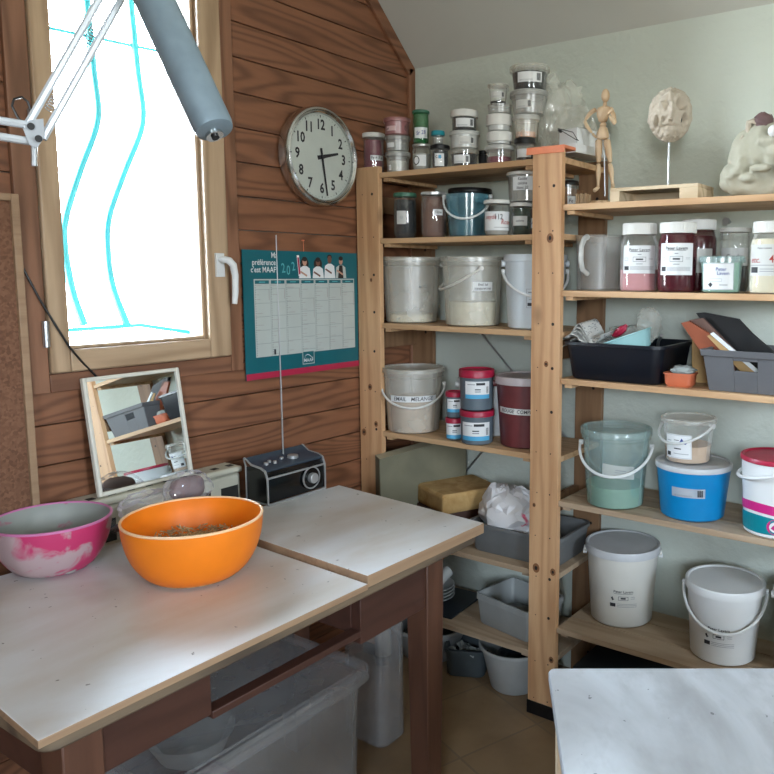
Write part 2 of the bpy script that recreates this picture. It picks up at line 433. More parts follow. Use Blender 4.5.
# rounded-rectangle vessels
def rr(w, d, r, z, n=5, cx=0, cy=0):
    r = min(r, w/2-1e-4, d/2-1e-4); o = []
    for (sx, sy, a0) in ((1, 1, 0), (-1, 1, 90), (-1, -1, 180), (1, -1, 270)):
        for k in range(n+1):
            a = R(a0+90*k/n); o.append((cx+sx*(w/2-r)+r*math.cos(a), cy+sy*(d/2-r)+r*math.sin(a), z))
    return o
def tub_mesh(w, d, h, r=0.03, taper=0.88, t=0.003, lip=0.008, liph=0.012, b=None):
    b = b or MB(); wb, db = w*taper, d-(w-w*taper); rs = []
    rs.append(rr(wb-0.012, db-0.012, r*0.7, 0)); rs.append(rr(wb, db, r*0.8, 0.008))
    rs.append(rr(w-2*lip, d-2*lip, r, h-liph)); rs.append(rr(w, d, r+lip, h-liph+0.001)); rs.append(rr(w, d, r+lip, h))
    rs.append(rr(w-2*lip-2*t, d-2*lip-2*t, r, h)); rs.append(rr(wb-2*t, db-2*t, r*0.8, 0.008+t)); rs.append(rr(wb-0.012-2*t, db-0.012-2*t, r*0.6, t+0.001))
    b.rings(rs); return b

def fbm(p, o=4):
    a = 0; s = 1.0; f = 1.0
    for _ in range(o): a += s*noise.noise(p*f); s *= 0.5; f *= 2.03
    return a
def blob(mb, c, rad, fn=None, seg=40, rows=26, m=0, rot=None, flat=None):
    """UV ball pushed by fn(direction) -> scale (or vector)"""
    rs = []
    for i in range(1, rows):
        th = PI*i/rows; ring = []
        for j in range(seg):
            ph = 2*PI*j/seg; d = Vector((math.sin(th)*math.cos(ph), math.sin(th)*math.sin(ph), -math.cos(th)))
            s = fn(d) if fn else 1.0
            p = Vector((d.x*rad[0], d.y*rad[1], d.z*rad[2]))*s if isinstance(s, float) else Vector((d.x*rad[0], d.y*rad[1], d.z*rad[2]))+s
            if rot: p = rot @ p
            p = p + Vector(c)
            if flat is not None: p.z = max(p.z, flat)
            ring.append(p)
        rs.append(ring)
    mb.rings(rs, m); return mb

# ------------------------------------------------------------------ pots, jars, buckets
def facing(x, y): return math.atan2(-y, -x)      # azimuth towards the camera
def fit(x0, x1, yt, zb, yb=None, yc=None, above=False):
    """centre, radius and top height of a round vessel seen between x0 and x1"""
    px = (x0+x1)/2
    if yc is None:
        P = on(px, yb, 2, zb)
    else:
        P = on(px, 300, 1, yc)
    u = Vector((P.x, P.y)).normalized(); r = 0.1
    for _ in range(12):
        c = Vector((P.x, P.y)) + (u*r*0.88 if yc is None else u*0)
        if yc is not None: c = Vector((P.x, P.y))
        dep = fwd.x*c.x+fwd.y*c.y
        r = (x1-x0)/2*dep/FPX*math.cos(math.atan((px-CX)/FPX))
    hd = c.length + (-r if above else r)
    return c.x, c.y, r, zat(px, yt, hd)-zb

def pot(name, label, cat, c, r, h, taper=0.9, body='clear_plastic', lid=None, lid_h=0.014, over=0.004, rim=None, style='bucket',
        content=None, handle=None, papers=(), group=None, lidname='lid', gloss_lid=0.004, zb=0.0, neck=0.8, ears=False, seg=44):
    x, y, z = c; r1 = r - (over if lid or rim else 0); r0 = r1*taper
    F = facing(x, y)
    t = thing(name, label, cat, (x, y, z), 0, group)
    solid = body not in ('clear_plastic', 'clear_glass', 'clear_red', 'frosted_plastic', 'frosted_white', 'green_glass', 'clear_green', 'clear_blue', 'dust_clear', 'pink_frosted')
    hl = h - (0.0 if not lid else (0.009 if solid and style != 'jar' else 0.002))
    if style == 'jar':
        cap = lid_h; sh = (h-cap); rn = r1*neck
        prof = [(r0*0.9, 0), (r0, 0.006), (r1, 0.02 if h > 0.08 else 0.008), (r1, sh*0.80), (r1*0.97, sh*0.86), (rn+0.002, sh*0.97), (rn, sh), (rn, h-0.002)]
    else:
        prof = [(r0-0.006, 0), (r0, 0.005), (r1, hl-0.001)]
    def rad(zz):
        for (a, za), (b_, zb_) in zip(prof, prof[1:]):
            if za <= zz <= zb_: return a+(b_-a)*(zz-za)/max(zb_-za, 1e-6)
        return prof[-1][0]
    tk = 0.0016
    b = MB()
    solid = body not in ('clear_plastic', 'clear_glass', 'clear_red', 'frosted_plastic', 'frosted_white', 'green_glass', 'clear_green', 'clear_blue', 'dust_clear', 'pink_frosted')
    if solid and lid: b.lathe(prof, seg=seg)
    else:
        inner = [(max(q-tk, 0.001), zz if i else tk) for i, (q, zz) in enumerate(prof)]
        b.lathe(prof+list(reversed(inner)), seg=seg)
    if rim:
        b.lathe([(r1, hl-0.016), (r1+over, hl-0.015), (r1+over, hl-0.001), (r1, hl), (r1-0.002, hl-0.001)], seg=seg, cap0=False, cap1=False)
        if style == 'bucket' and h > 0.12:
            b.lathe([(rad(hl-0.03), hl-0.032), (rad(hl-0.03)+over*0.8, hl-0.03), (rad(hl-0.03), hl-0.028)], seg=seg, cap0=False, cap1=False)
    if ears:
        for s in (-1, 1):
            a = F+s*PI/2*0.98 if handle is None else F+handle.get('az', 0)+s*PI/2
            q = rad(h*0.86); b.cyl((q*math.cos(a), q*math.sin(a), h*0.88), ((q+0.012)*math.cos(a), (q+0.012)*math.sin(a), h*0.88), 0.011, 12)
    b.build('body', body, t, ang=40)
    if content:
        mt, fr = content[:2]; lo = content[2] if len(content) > 2 else 0.0
        zt = (prof[-1][1] if style != 'jar' else sh)*fr; k = 0.0018
        pr = [(max(rad(max(lo, .004))-k, 0.002), max(lo, 0.003))]
        for q, zz in prof[1:]:
            if lo+0.004 < zz < zt: pr.append((q-k, zz))
        pr.append((rad(zt)-k, zt))
        MB().lathe(pr, seg=32).build('contents', mt, t)
    if lid:
        L = r1+over if style != 'jar' else r1*neck+0.005
        b = MB()
        if style == 'jar':
            b.lathe([(L, h-lid_h), (L, h-0.002), (L-0.002, h), (0.0, h)], seg=seg)
            for k in range(0, 48):
                a = 2*PI*k/48; b.cyl((L*math.cos(a), L*math.sin(a), h-lid_h+0.001), (L*math.cos(a), L*math.sin(a), h-0.003), 0.0007, 4)
        else:
            b.lathe([(L-0.002, h-lid_h), (L, h-lid_h+0.001), (L, h-0.003), (L-0.002, h), (L-0.008, h), (L-0.011, h-gloss_lid), (0.0, h-gloss_lid)], seg=seg)
        b.build(lidname, lid, t)
    if handle:
        az = F+handle.get('az', 0); sag = handle.get('sag', 0.8); zh = handle.get('z', h*0.9); hr = handle.get('r', 0.0035)
        Rr = rad(zh)+over+0.005; pts = []
        ax = Vector((-math.sin(az), math.cos(az))); fr_ = Vector((math.cos(az), math.sin(az)))
        for k in range(25):
            a = PI*k/24; u = Rr*math.cos(a); q = math.sqrt(max(0, Rr*Rr-u*u))
            zz = zh - sag*Rr*math.sin(a)
            p = ax*u + fr_*q
            pts.append((p.x, p.y, zz))
        hb = MB().tube(pts, hr, 8)
        for k in (0, -1):
            p = Vector(pts[k]); d = Vector((p.x, p.y, 0)).normalized()
            hb.cyl(p-d*0.008, p+d*0.004, 0.008, 12)
        hb.build('handle', handle.get('m', 'white_plastic'), t)
    for P in papers:
        a0 = F+P.get('az', 0); w, hh, zc = P['w'], P['h'], P['z']
        tilt = P.get('tilt', 0)
        def mp(u, v, l, a0=a0, zc=zc, tilt=tilt):
            v2 = v+u*tilt; q = rad(zc+v2)+0.0008+l; a = a0+u/q
            return Vector((q*math.cos(a), q*math.sin(a), zc+v2))
        F2 = Flat(mp); F3 = Flat(mp); mats = [P.get('m', 'paper'), 'ink', 'ink_grey', 'ink_red', 'sky_blue_print', 'ink_blue']+P.get('mats', [])
        if not P.get('bare'):
            nseg = 20; vs = []; fs = []
            for i in range(nseg+1):
                u = -w/2+w*i/nseg; vs += [mp(u, -hh/2, 0), mp(u, hh/2, 0)]
            for i in range(nseg): fs.append((2*i, 2*i+2, 2*i+3, 2*i+1))
            F2.mb.add(vs, fs, 0)
        par = t
        if not P.get('bare'): par = F2.mb.build('paper_label', [mats[0]], t)
        if 'f' in P: P['f'](F3); F3.mb.build('printed_text' if not P.get('bare') else 'printed_label', mats, par)
    return t

# label printing ---------------------------------------------------------
def shop_label(w, h, scale=1.0):
    def f(F):
        F.text('Peter Lavem', 0, h*0.34, 0.0125*scale, 1); F.rect(-w*0.27, w*0.27, h*0.27, h*0.285, 1, 0.0004, 4)
        F.rect(-w*0.05, w*0.05, h*0.165, h*0.19, 2)
        F.frame(-w*0.18, w*0.18, -h*0.08, h*0.09, 0.0008*scale, 1); F.rect(-w*0.10, w*0.10, -h*0.02, h*0.03, 1)
        F.rect(-w*0.09, w*0.09, -h*0.17, -h*0.15, 2)
        F.rect(-w*0.45, -w*0.30, -h*0.38, -h*0.24, 1, 0.0004, 2)
        for k in range(4): F.rect(-w*0.27, w*0.42, -h*(0.26+0.035*k), -h*(0.25+0.035*k), 2, 0.0004, 4)
        F.frame(-w*0.44, -w*0.33, -h*0.04, h*0.06, 0.0006, 2); F.rect(w*0.26, w*0.4, h*0.0, h*0.008, 2); F.rect(w*0.26, w*0.4, h*0.04, h*0.048, 2)
    return f
def small_label(w, h, t1='', t2='', m=2, s=0.008):
    def f(F):
        if t1: F.text(t1, -w*0.08, h*0.22, s, 1)
        if t2: F.text(t2, -w*0.08, -h*0.05, s*0.7, 1)
        for k in range(2): F.rect(-w*0.42, w*0.12, -h*(0.28+0.09*k), -h*(0.25+0.09*k), m, 0.0004, 3)
        for k in range(7): F.rect(w*0.27+k*w*0.025, w*0.285+k*w*0.025+w*0.006*(k % 2), -h*0.36, h*0.36, 1, 0.0004)
    return f
def hand(lines, s, m=1, sx=0.9, dy=None, u=0, rot=0):
    dy = dy or s*1.05
    def f(F):
        n = len(lines)
        for i, t in enumerate(lines): F.text(t, u, (n-1)*dy/2-i*dy, s, m, sx=sx, shear=0.15, rot=rot)
    return f

# ================================================================== THE SETTING
PITCH, PZ = 0.1025, 0.967
SL = 0.94; ZB = 2.235; ZC = 2.62; YC = YW-(ZC-ZB)/SL       # sloped ceiling: starts at ZB on the back wall, reaches the flat at YC
def ytop(z): return YW if z <= ZB else YW-(z-ZB)/SL
WY0, WY1, WZ0, WZ1 = 0.958, 1.518, 1.188, 2.52               # window hole
YF, XR = -1.9, 2.2                                           # far sides of the room
b = MB()
k = -10
while PZ+k*PITCH < ZC-0.01:
    z0 = PZ+k*PITCH; z1 = z0+PITCH-0.003; k += 1
    if z1 < 0.02: continue
    z0 = max(z0, 0.0); z1 = min(z1, ZC); y1 = ytop(z0)
    for (a, c) in ((YF, WY0), (WY1, y1)) if (z1 > WZ0+0.01 and z0 < WZ1-0.01) else ((YF, y1),):
        b.box(XW-0.018, XW, a, c, z0, z1, 0)
for (a, c, d, e) in ((YF, WY0, 0, ZC), (WY1, YW, 0, ZB), (WY1, YW, ZB, ZC), (WY0, WY1, 0, WZ0), (WY0, WY1, WZ1, ZC)):
    b.box(XW-0.27, XW-0.018, a, c, d, e, 1)
struct(b.build('wall_left', ['wall_planks', 'room_paint'], bevel=0.0015))
struct(MB().box(XW-0.27, XR+0.15, YW, YW+0.15, 0, ZC+0.1).build('wall_back', 'plaster'))
b = MB()
f1 = (0.6, 1.4, 1.3, 2.2)
for (a, c, d, e) in ((XW-0.27, f1[0], 0, ZC), (f1[1], XR+0.15, 0, ZC), (f1[0], f1[1], 0, f1[2]), (f1[0], f1[1], f1[3], ZC)):
    b.box(a, c, YF-0.15, YF, d, e)
struct(b.build('wall_front', 'room_paint'))
b = MB(); f2 = (-0.3, 0.5, 1.3, 2.2)
for (a, c, d, e) in ((YF, f2[0], 0, ZC), (f2[1], YW, 0, ZC), (f2[0], f2[1], 0, f2[2]), (f2[0], f2[1], f2[3], ZC)):
    b.box(XR, XR+0.15, a, c, d, e)
struct(b.build('wall_right', 'room_paint'))
struct(MB().box(XW-0.27, XR+0.15, YF-0.15, YW+0.15, -0.08, 0).build('floor', 'floor_tiles'))
b = MB().box(XW-0.27, XR+0.15, YF-0.15, YC, ZC, ZC+0.08)
struct(b.build('ceiling', 'ceiling_paint'))
b = MB(); p = [(YW+0.02, ZB-0.02*SL), (YC, ZC), (YC, ZC+0.08), (YW+0.02, ZB+0.09)]
b.add([(x, q[0], q[1]) for x in (XW+0.001, XR+0.15) for q in p], [(0, 1, 2, 3), (7, 6, 5, 4), (0, 4, 5, 1), (1, 5, 6, 2), (2, 6, 7, 3), (3, 7, 4, 0)])
struct(b.build('ceiling', 'ceiling_paint'))
# trims on the plank wall
struct(MB().box(XW, XW+0.014, YW-0.036, YW-0.001, 0, ZB-0.004).build('trim_1', 'trim_wood', bevel=0.002))
d = Vector((0, -1, SL)).normalized(); n = Vector((0, -SL, -1)).normalized()
b = MB(); A = Vector((XW, YW-0.001, ZB-0.002)); B = A+d*0.56
vs = [q+o for q in (A, B) for o in (Vector((0, 0, 0)), Vector((0.014, 0, 0)), Vector((0.014, 0, 0))+n*0.045, n*0.045)]
b.add(vs, [(0, 1, 2, 3), (7, 6, 5, 4), (0, 4, 5, 1), (1, 5, 6, 2), (2, 6, 7, 3), (3, 7, 4, 0)])
struct(b.build('trim_2', 'trim_wood_flat', bevel=0.002))
struct(MB().box(XW, XW+0.016, 1.507, 1.550, 1.15, ZC-0.01).build('trim_3', 'trim_wood', bevel=0.002))
struct(MB().box(XW, XW+0.016, 0.915, 0.968, 1.15, ZC-0.01).build('trim_4', 'trim_wood', bevel=0.002))
struct(MB().box(XW, XW+0.015, 0.969, 1.506, 1.15, 1.196).build('trim_5', 'trim_wood_flat', bevel=0.002))

# window in the plank wall
W = bpy.data.objects.new('window_1', None); COL.objects.link(W); W.location = (XW, 1.24, WZ0); struct(W)
W['label'] = 'tall wooden window with a bright white view in the plank wall'
def wb(b): b.v = [(x-XW, y-1.24, z-WZ0) for x, y, z in b.v]; return b
b = MB(); x0, x1 = XW-0.05, XW+0.004
b.box(x0, x1, WY0, 0.970, WZ0, WZ1); b.box(x0, x1, 1.506, WY1, WZ0, WZ1); b.box(x0, x1, 0.970, 1.506, WZ0, 1.199); b.box(x0, x1, 0.970, 1.506, WZ1-0.02, WZ1)
wb(b).build('window_frame', 'frame_wood', W)
b = MB(); x0, x1 = XW-0.042, XW+0.023; g0, g1, h0, h1 = 1.020, 1.432, 1.254, 2.45
b.box(x0, x1, 0.971, g0, 1.199, 2.50); b.box(x0, x1, g1, 1.505, 1.199, 2.50)
b.box(x0+0.001, x1-0.001, g0, g1, 1.199, h0, 1); b.box(x0+0.001, x1-0.001, g0, g1, h1, 2.50, 1)
for (a, c, d_, e) in ((g0, g0+0.009, h0, h1), (g1-0.009, g1, h0, h1), (g0+0.009, g1-0.009, h0, h0+0.009), (g0+0.009, g1-0.009, h1-0.009, h1)):
    b.box(x0, x1-0.022, a, c, d_, e)
wb(b).build('casement', ['frame_wood', 'frame_wood_flat'], W, bevel=0.004)
wb(MB().box(XW-0.030, XW-0.024, g0+0.004, g1-0.004, h0+0.004, h1-0.004)).build('pane', 'window_glass', W)
hp = on(219, 262, 0, XW+0.025)
b = MB(); b.box(XW+0.023, XW+0.033, hp.y-0.014, hp.y+0.014, 1.437, 1.507)
b.tube([(XW+0.03, hp.y, 1.487), (XW+0.055, hp.y, 1.488), (XW+0.064, hp.y+0.006, 1.485), (XW+0.066, hp.y+0.018, 1.472), (XW+0.066, hp.y+0.024, 1.442), (XW+0.064, hp.y+0.024, 1.392), (XW+0.062, hp.y+0.021, 1.357)], [0.009, 0.010, 0.011, 0.011, 0.010, 0.0095, 0.008], 12)
wb(b).build('handle', 'white_plastic', W, bevel=0.003)
for z in (1.298, 1.80):
    wb(MB().cyl((XW+0.024, 0.962, z-0.032), (XW+0.024, 0.962, z+0.032), 0.008)).build('hinge', 'steel', W)
# outside: ledge, scrolled grille, small figure
struct(MB().box(XW-0.36, XW-0.15, 0.93, 1.62, 1.10, 1.20).build('trim_6', 'sill_stone', bevel=0.004))
XB = XW-0.21
def bars(name, label, pxs, r=0.006):
    pts = [on(px, py, 0, XB) for px, py in pxs]; o = []
    n = len(pts)
    for i in range(n-1):                       # Catmull-Rom
        a, p, q, c = pts[max(i-1, 0)], pts[i], pts[i+1], pts[min(i+2, n-1)]
        for k in range(6):
            t = k/6; o.append(0.5*((2*p)+(q-a)*t+(2*a-5*p+4*q-c)*t*t+(3*p-a-3*q+c)*t**3))
    o.append(pts[-1]); return o
G = thing('window_grille', 'turquoise wrought bar grille with wavy bars outside the window', 'grille', (XB, 1.3, 1.25))
gb = MB(); 
def gadd(name, pts, r): 
    q = MB().tube(pts, r, 8); q.v = [(x-XB, y-1.3, z-1.25) for x, y, z in q.v]; return q.build(name, 'bar_turquoise', G)
gadd('bar', bars('', '', [(82, -60), (86, 0), (93, 70), (97, 120), (80, 170), (66, 215), (64, 245), (72, 290), (84, 325)]), 0.0115)
gadd('bar', bars('', '', [(127, -60), (130, 0), (137, 70), (142, 122), (124, 172), (109, 215), (107, 245), (112, 285), (128, 327)]), 0.0115)
gadd('crossbar', [on(20, 22, 0, XB), on(210, 62, 0, XB)], 0.005)
gadd('crossbar', [on(55, 331, 0, XB), on(140, 325, 0, XB), on(215, 336, 0, XB)], 0.0065)
b = MB(); fc = on(121, 318, 0, XW-0.27)
def fn(d): return 1.0+0.12*fbm(d*2.2)
blob(b, (0, 0, 0.035), (0.05, 0.034, 0.035), fn, 20, 12); blob(b, (0, -0.026, 0.085), (0.018, 0.018, 0.028), fn, 16, 10)
blob(b, (0.004, -0.036, 0.115), (0.02, 0.016, 0.016), fn, 16, 10); blob(b, (0, 0.04, 0.06), (0.012, 0.025, 0.01), fn, 14, 8)
for q in (-0.046, -0.028): b.cyl((0, q, 0.12), (0, q-0.003, 0.142), 0.004, 8)
o = b.build('figurine', 'figurine', loc=(fc.x, fc.y, 1.2)); tag(o, 'small pale animal figurine on the ledge outside the window glass', 'figurine')

# the two other windows of the room (behind and right of the camera)
def plain_window(i, x0, x1, y0, y1, z0, z1, axis):
    w = bpy.data.objects.new('window_%d' % i, None); COL.objects.link(w); struct(w)
    b = MB(); t = 0.06
    if axis == 'x':
        ym = (y0+y1)/2
        b.box(x0, x1, ym-0.03, ym+0.03, z0, z0+t); b.box(x0, x1, ym-0.03, ym+0.03, z1-t, z1)
        for a in (x0, (x0+x1)/2-t/2, x1-t): b.box(a, a+t, ym-0.03, ym+0.03, z0+t, z1-t)
    else:
        xm = (x0+x1)/2
        b.box(xm-0.03, xm+0.03, y0, y1, z0, z0+t); b.box(xm-0.03, xm+0.03, y0, y1, z1-t, z1)
        for a in (y0, (y0+y1)/2-t/2, y1-t): b.box(xm-0.03, xm+0.03, a, a+t, z0+t, z1-t)
    b.build('window_frame', 'frame_wood', w, bevel=0.004)
plain_window(2, f1[0], f1[1], YF-0.15, YF, f1[2], f1[3], 'x')
plain_window(3, XR, XR+0.15, f2[0], f2[1], f2[2], f2[3], 'y')

# ================================================================== SHELVING UNIT
YP = 2.073
PX = [(-1.978, -1.873), (-1.2415, -1.140), (-0.38, -0.278)]
PH = 1.822
SHL = [1.80, 1.572, 1.272, 0.877, 0.492, 0.213]
SHR = [1.658, 1.400, 1.130, 0.740, 0.320]
U = thing('shelving_unit', 'pine shelving unit with two bays of shelves along the plaster wall', 'shelving unit', (-1.19, 2.22, 0))
def ub(b): b.v = [(x+1.19, y-2.22, z) for x, y, z in b.v]; return b
for i, (a, c) in enumerate(PX):
    b = MB().box(a, c, YP-0.004, YP+0.018, 0.03, PH)
    for z in [0.06+0.1385*k for k in range(13)]:
        zz = z+random.uniform(-0.012, 0.012)
        for fr_, r in ((0.25, 0.0022), (0.74, 0.0052 if random.random() < 0.55 else 0.0026)):
            x = a+(c-a)*fr_+random.uniform(-0.003, 0.003)
            b.cyl((x, YP-0.0046, zz), (x, YP, zz), r, 12, 1)
    for kp, (px, py, rr_) in ((0, (370, 387, .010)), (0, (364, 432, .011)), (0, (376, 424, .009)), (0, (371, 280, .006)), (1, (550, 238, .012)), (1, (536, 568, .013)), (1, (556, 573, .010)), (1, (546, 364, .008)), (1, (534, 505, .006)), (1, (551, 660, .009))):
        if kp == i:
            q = on(px, py, 1, YP-.0045); x = min(max(q.x, a+rr_+.002), c-rr_-.002)
            b.rings([[(x+k_*rr_*math.cos(2*PI*j/16), YP-.0046-e_, q.z+k_*rr_*1.25*math.sin(2*PI*j/16)) for j in range(16)] for k_, e_ in ((1.0, -.002), (1.0, .0), (.55, .0002))], 2)
            b.rings([[(x+k_*rr_*math.cos(2*PI*j/16), YP-.0046-e_, q.z+k_*rr_*1.25*math.sin(2*PI*j/16)) for j in range(16)] for k_, e_ in ((.45, -.002), (.45, .0006))], 1)
    ub(b).build('post', ['pine_post', 'hole_dark', 'knot_brown'], U, bevel=0.0012)
    ub(MB().box(a-0.002, c+0.002, YP-0.008, YP+0.03, 0.0, 0.045)).build('foot_cap', 'black_plastic', U, bevel=0.002)
    b = MB().box(a, c, 2.372, 2.392, 0.0, PH)
    for z in [0.1+0.16*k for k in range(11)]:
        b.cyl((a+0.07, 2.3715, z), (a+0.07, 2.38, z), 0.006, 10, 1)
    ub(b).build('rear_post', ['pine_rear', 'hole_dark'], U, bevel=0.0015)
    for z in (0.15, 0.68, 1.20, 1.70):
        b = MB().box(a+0.002, a+0.022, YP+0.019, 2.371, z-0.03, z+0.03)
        ub(b).build('side_rail', 'pine_rear', U, bevel=0.001)
def shelf(x0, x1, z, m, t=0.018):
    b = MB(); ya, yb_ = YP+0.002, 2.369; n = 3; w = (yb_-ya)/n
    for k in range(n): b.box(x0, x1, ya+k*w, ya+(k+1)*w-0.003, z-t, z)
    b.box(x0+0.01, x0+0.035, ya+0.01, yb_-0.01, z-t-0.012, z-t); b.box(x1-0.035, x1-0.01, ya+0.01, yb_-0.01, z-t-0.012, z-t)
    ub(b).build('shelf', m, U, bevel=0.001)
for z in SHL:
    top = z > 1.79
    b = shelf(PX[0][1]+0.001, PX[1][0]-0.001, z, 'pine_shelf' if z > .6 else 'pine_dusty')
    # board end that runs on behind the middle post
    ub(MB().box(PX[1][0]-0.001, PX[1][1]-0.004, YP+0.020, 2.369, z-0.018, z)).build('shelf_end', 'pine_shelf' if z > .6 else 'pine_dusty', U, bevel=0.001)
for z in SHR: shelf(PX[1][1]+0.001, PX[2][0]-0.001, z, 'pine_shelf' if z > .8 else 'pine_dusty')
ub(MB().tube([(-1.80, 2.3975, 0.60), (-1.45, 2.3975, 1.0)], 0.004, 6)).build('brace', 'steel', U)
ub(MB().tube([(-1.84, 2.398, 1.40), (-1.28, 2.398, 0.86)], 0.004, 6)).build('brace', 'steel', U)
# strip of orange tape lying over the middle post
p = MB().box(-1.262, -1.13, YP-0.007, YP+0.10, PH+0.0005, PH+0.010); 
p.box(-1.262, -1.13, YP-0.009, YP-0.0065, PH-0.012, PH+0.010)
o = p.build('tape_strip', 'orange_tape', bevel=0.002); tag(o, 'orange tape strip folded over the top of the middle shelf post', 'tape')
# bolt on the back wall
o = MB().cyl((-0.735, YW-0.03, 1.612), (-0.735, YW, 1.612), 0.006, 10).cyl((-0.735, YW-0.032, 1.612), (-0.735, YW-0.026, 1.612), 0.012, 6).build('wall_bolt', 'steel')
tag(o, 'metal bolt sticking out of the plaster under the top right shelf', 'bolt')

# ================================================================== WALL THINGS
# clock
cy_, cz = 1.8815, 1.836; CR = 0.163
T = thing('wall_clock', 'round chrome-rimmed wall clock with black numerals on the planks', 'clock', (XW, cy_, cz))
def face_rot(b):  # local x,y(plane),z(out) -> out of the wall (+x), y right
    b.v = [(z, x, y) for x, y, z in b.v]; return b
b = MB().lathe([(CR-0.012, 0.0), (CR-0.004, 0.004), (CR, 0.012), (CR, 0.038), (CR-0.004, 0.045), (CR-0.010, 0.047), (CR-0.013, 0.044), (CR-0.017, 0.047), (CR-0.021, 0.043), (CR-0.021, 0.030), (CR-0.03, 0.0)], seg=72)
face_rot(b).build('case', 'chrome', T)
face_rot(MB().lathe([(CR-0.0215, 0.02), (CR-0.0215, 0.032)], seg=64)).build('dial', 'clock_face', T)
F = Flat(lambda u, v, l: Vector((0.0322+l, u, v)))
for i in range(1, 13):
    a = PI/2-2*PI*i/12; rr_ = 0.104; F.text(str(i), rr_*math.cos(a), rr_*math.sin(a), 0.046, 0, sx=0.86, bold=0.028)
for i in range(60):
    a = 2*PI*i/60; r0, r1 = (0.128, 0.136) if i % 5 == 0 else (0.132, 0.135); w = 0.0016 if i % 5 == 0 else 0.0006
    c, s = math.cos(a), math.sin(a)
    F.poly([(r0*c-w*s, r0*s+w*c), (r0*c+w*s, r0*s-w*c), (r1*c+w*s, r1*s-w*c), (r1*c-w*s, r1*s+w*c)], 0)
F.mb.build('numerals', 'ink', T)
def hand_(name, ang, L, back, w, z):
    a = PI/2-R(ang); c, s = math.cos(a), math.sin(a); b = MB()
    q = [(-back, -w), (L, -w*0.55), (L, w*0.55), (-back, w)]
    v = [(x*c-y*s, x*s+y*c, zz) for zz in (z, z+0.002) for x, y in q]
    b.add(v, [(3, 2, 1, 0), (4, 5, 6, 7), (0, 1, 5, 4), (1, 2, 6, 5), (2, 3, 7, 6), (3, 0, 4, 7)])
    face_rot(b).build(name, 'ink', T)
hand_('hour_hand', 76, 0.078, 0.018, 0.0068, 0.034); hand_('minute_hand', 171, 0.128, 0.028, 0.0040, 0.037)
hand_('pivot_cap', 0, 0.006, 0.006, 0.006, 0.040)

# calendar
cy0, cy1, cz0, cz1 = 1.563, 2.065, 1.112, 1.521
T = thing('wall_calendar', 'teal year planner calendar hanging on the plank wall', 'calendar', (XW, cy0, cz0))
CW, CH = cy1-cy0, cz1-cz0
MB().box(0.008, 0.011, 0, CW, 0, CH).build('backing_card', 'calendar_teal', T)
F = Flat(lambda u, v, l: Vector((0.0112+l, u, v)))
F.rect(0, CW, 0, 0.020, 0)
mats = ['calendar_red', 'calendar_sheet', 'print_line', 'paper', 'print_cyan', 'skin_light', 'skin_dark', 'hair_print', 'calendar_teal', 'print_faint', 'ink']
gx0, gx1, gy0, gy1 = 0.040, 0.485, 0.070, 0.318
F.rect(gx0, gx1, gy0, gy1, 1, 0.0003)
cw = (gx1-gx0)/7; rnd = random.Random(3)
for i in range(7):
    u0 = gx0+i*cw
    F.rect(u0+0.004, u0+cw-0.004, gy1-0.015, gy1-0.004, 8, 0.0006)
    F.rect(u0+cw*0.3, u0+cw*0.7, gy1-0.011, gy1-0.008, 4, 0.0009)
    if i: F.rect(u0-0.0006, u0+0.0006, gy0, gy1, 2, 0.0006)
    for d_ in range(31):
        v = gy1-0.021-d_*0.0074
        F.rect(u0+0.004, u0+0.0058, v, v+0.003, 10, 0.0006)
        if rnd.random() < 0.35: F.rect(u0+0.009, u0+0.009+rnd.uniform(0.01, 0.03), v+0.0005, v+0.0018, 9, 0.0006)
    ph = rnd.uniform(0, 0.04)
    for q in range(6):
        v = gy1-0.03-ph-q*0.043
        if v > gy0+0.006: F.rect(u0+0.003, u0+cw-0.003, v, v+0.0012, 2, 0.0007)
    F.rect(u0+cw-0.006, u0+cw-0.004, gy1-0.06-ph*2, gy1-0.03-ph, 9, 0.0007)
for i, t in enumerate(('Ma', 'préférence', "c'est MAAF!")):
    n_ = (0.022, 0.105, 0.105)[i]
    F.text(t, 0.137-(n_ if i == 0 else n_)/2-0.002, 0.393-i*0.023, 0.0255, 3, sx=0.84)
F.text('2', 0.160, 0.352, 0.044, 4, sx=0.75, rot=0.1); F.text('0', 0.181, 0.345, 0.044, 4, sx=0.75); F.text('2', 0.203, 0.358, 0.040, 4, sx=0.75, rot=0.15)
F.text('1', 0.2265, 0.358, 0.098, 3, 0.0007, sx=0.9, rot=0.1, shear=0.0); F.text('1', 0.2265, 0.358, 0.080, 0, 0.0010, sx=0.75, rot=0.1)
for (u, v, hs, sk, hair) in ((0.252, 0.375, 1.0, 5, 1.25), (0.312, 0.374, 1.0, 6, 1.35), (0.366, 0.384, 1.0, 6, 0.75), (0.420, 0.380, 0.95, 5, 1.0)):
    if hair > 1.2: F.ell(u, v-0.006, 0.014*hair, 0.020*hs, 7, 0.0005)
    F.poly([(u-0.026, gy1+0.002), (u-0.022, v-0.022), (u-0.008, v-0.014), (u+0.008, v-0.014), (u+0.022, v-0.022), (u+0.026, gy1+0.002)], 3 if u < 0.4 else 1, 0.0006)
    F.ell(u, v, 0.0095*hs, 0.0135*hs, sk, 0.0009); F.ell(u, v+0.009, 0.011*hs, 0.008*hs, 7, 0.0008 if hair < 1 else 0.0010)
    F.poly([(u-0.022, v-0.035), (u-0.018, v-0.030), (u+0.010, v-0.044), (u+0.008, v-0.050)], sk, 0.0011)
F.poly([(0.405, gy1+0.002), (0.412, v-0.015), (0.428, v-0.015), (0.432, gy1+0.002)], 7, 0.0008)
F.rect(0.232, 0.285, 0.030, 0.075, 1, 0.0008); F.rect(0.2345, 0.2825, 0.0325, 0.0725, 8, 0.0010)
F.text('MAAF', 0.2585, 0.043, 0.0165, 3, 0.0013)
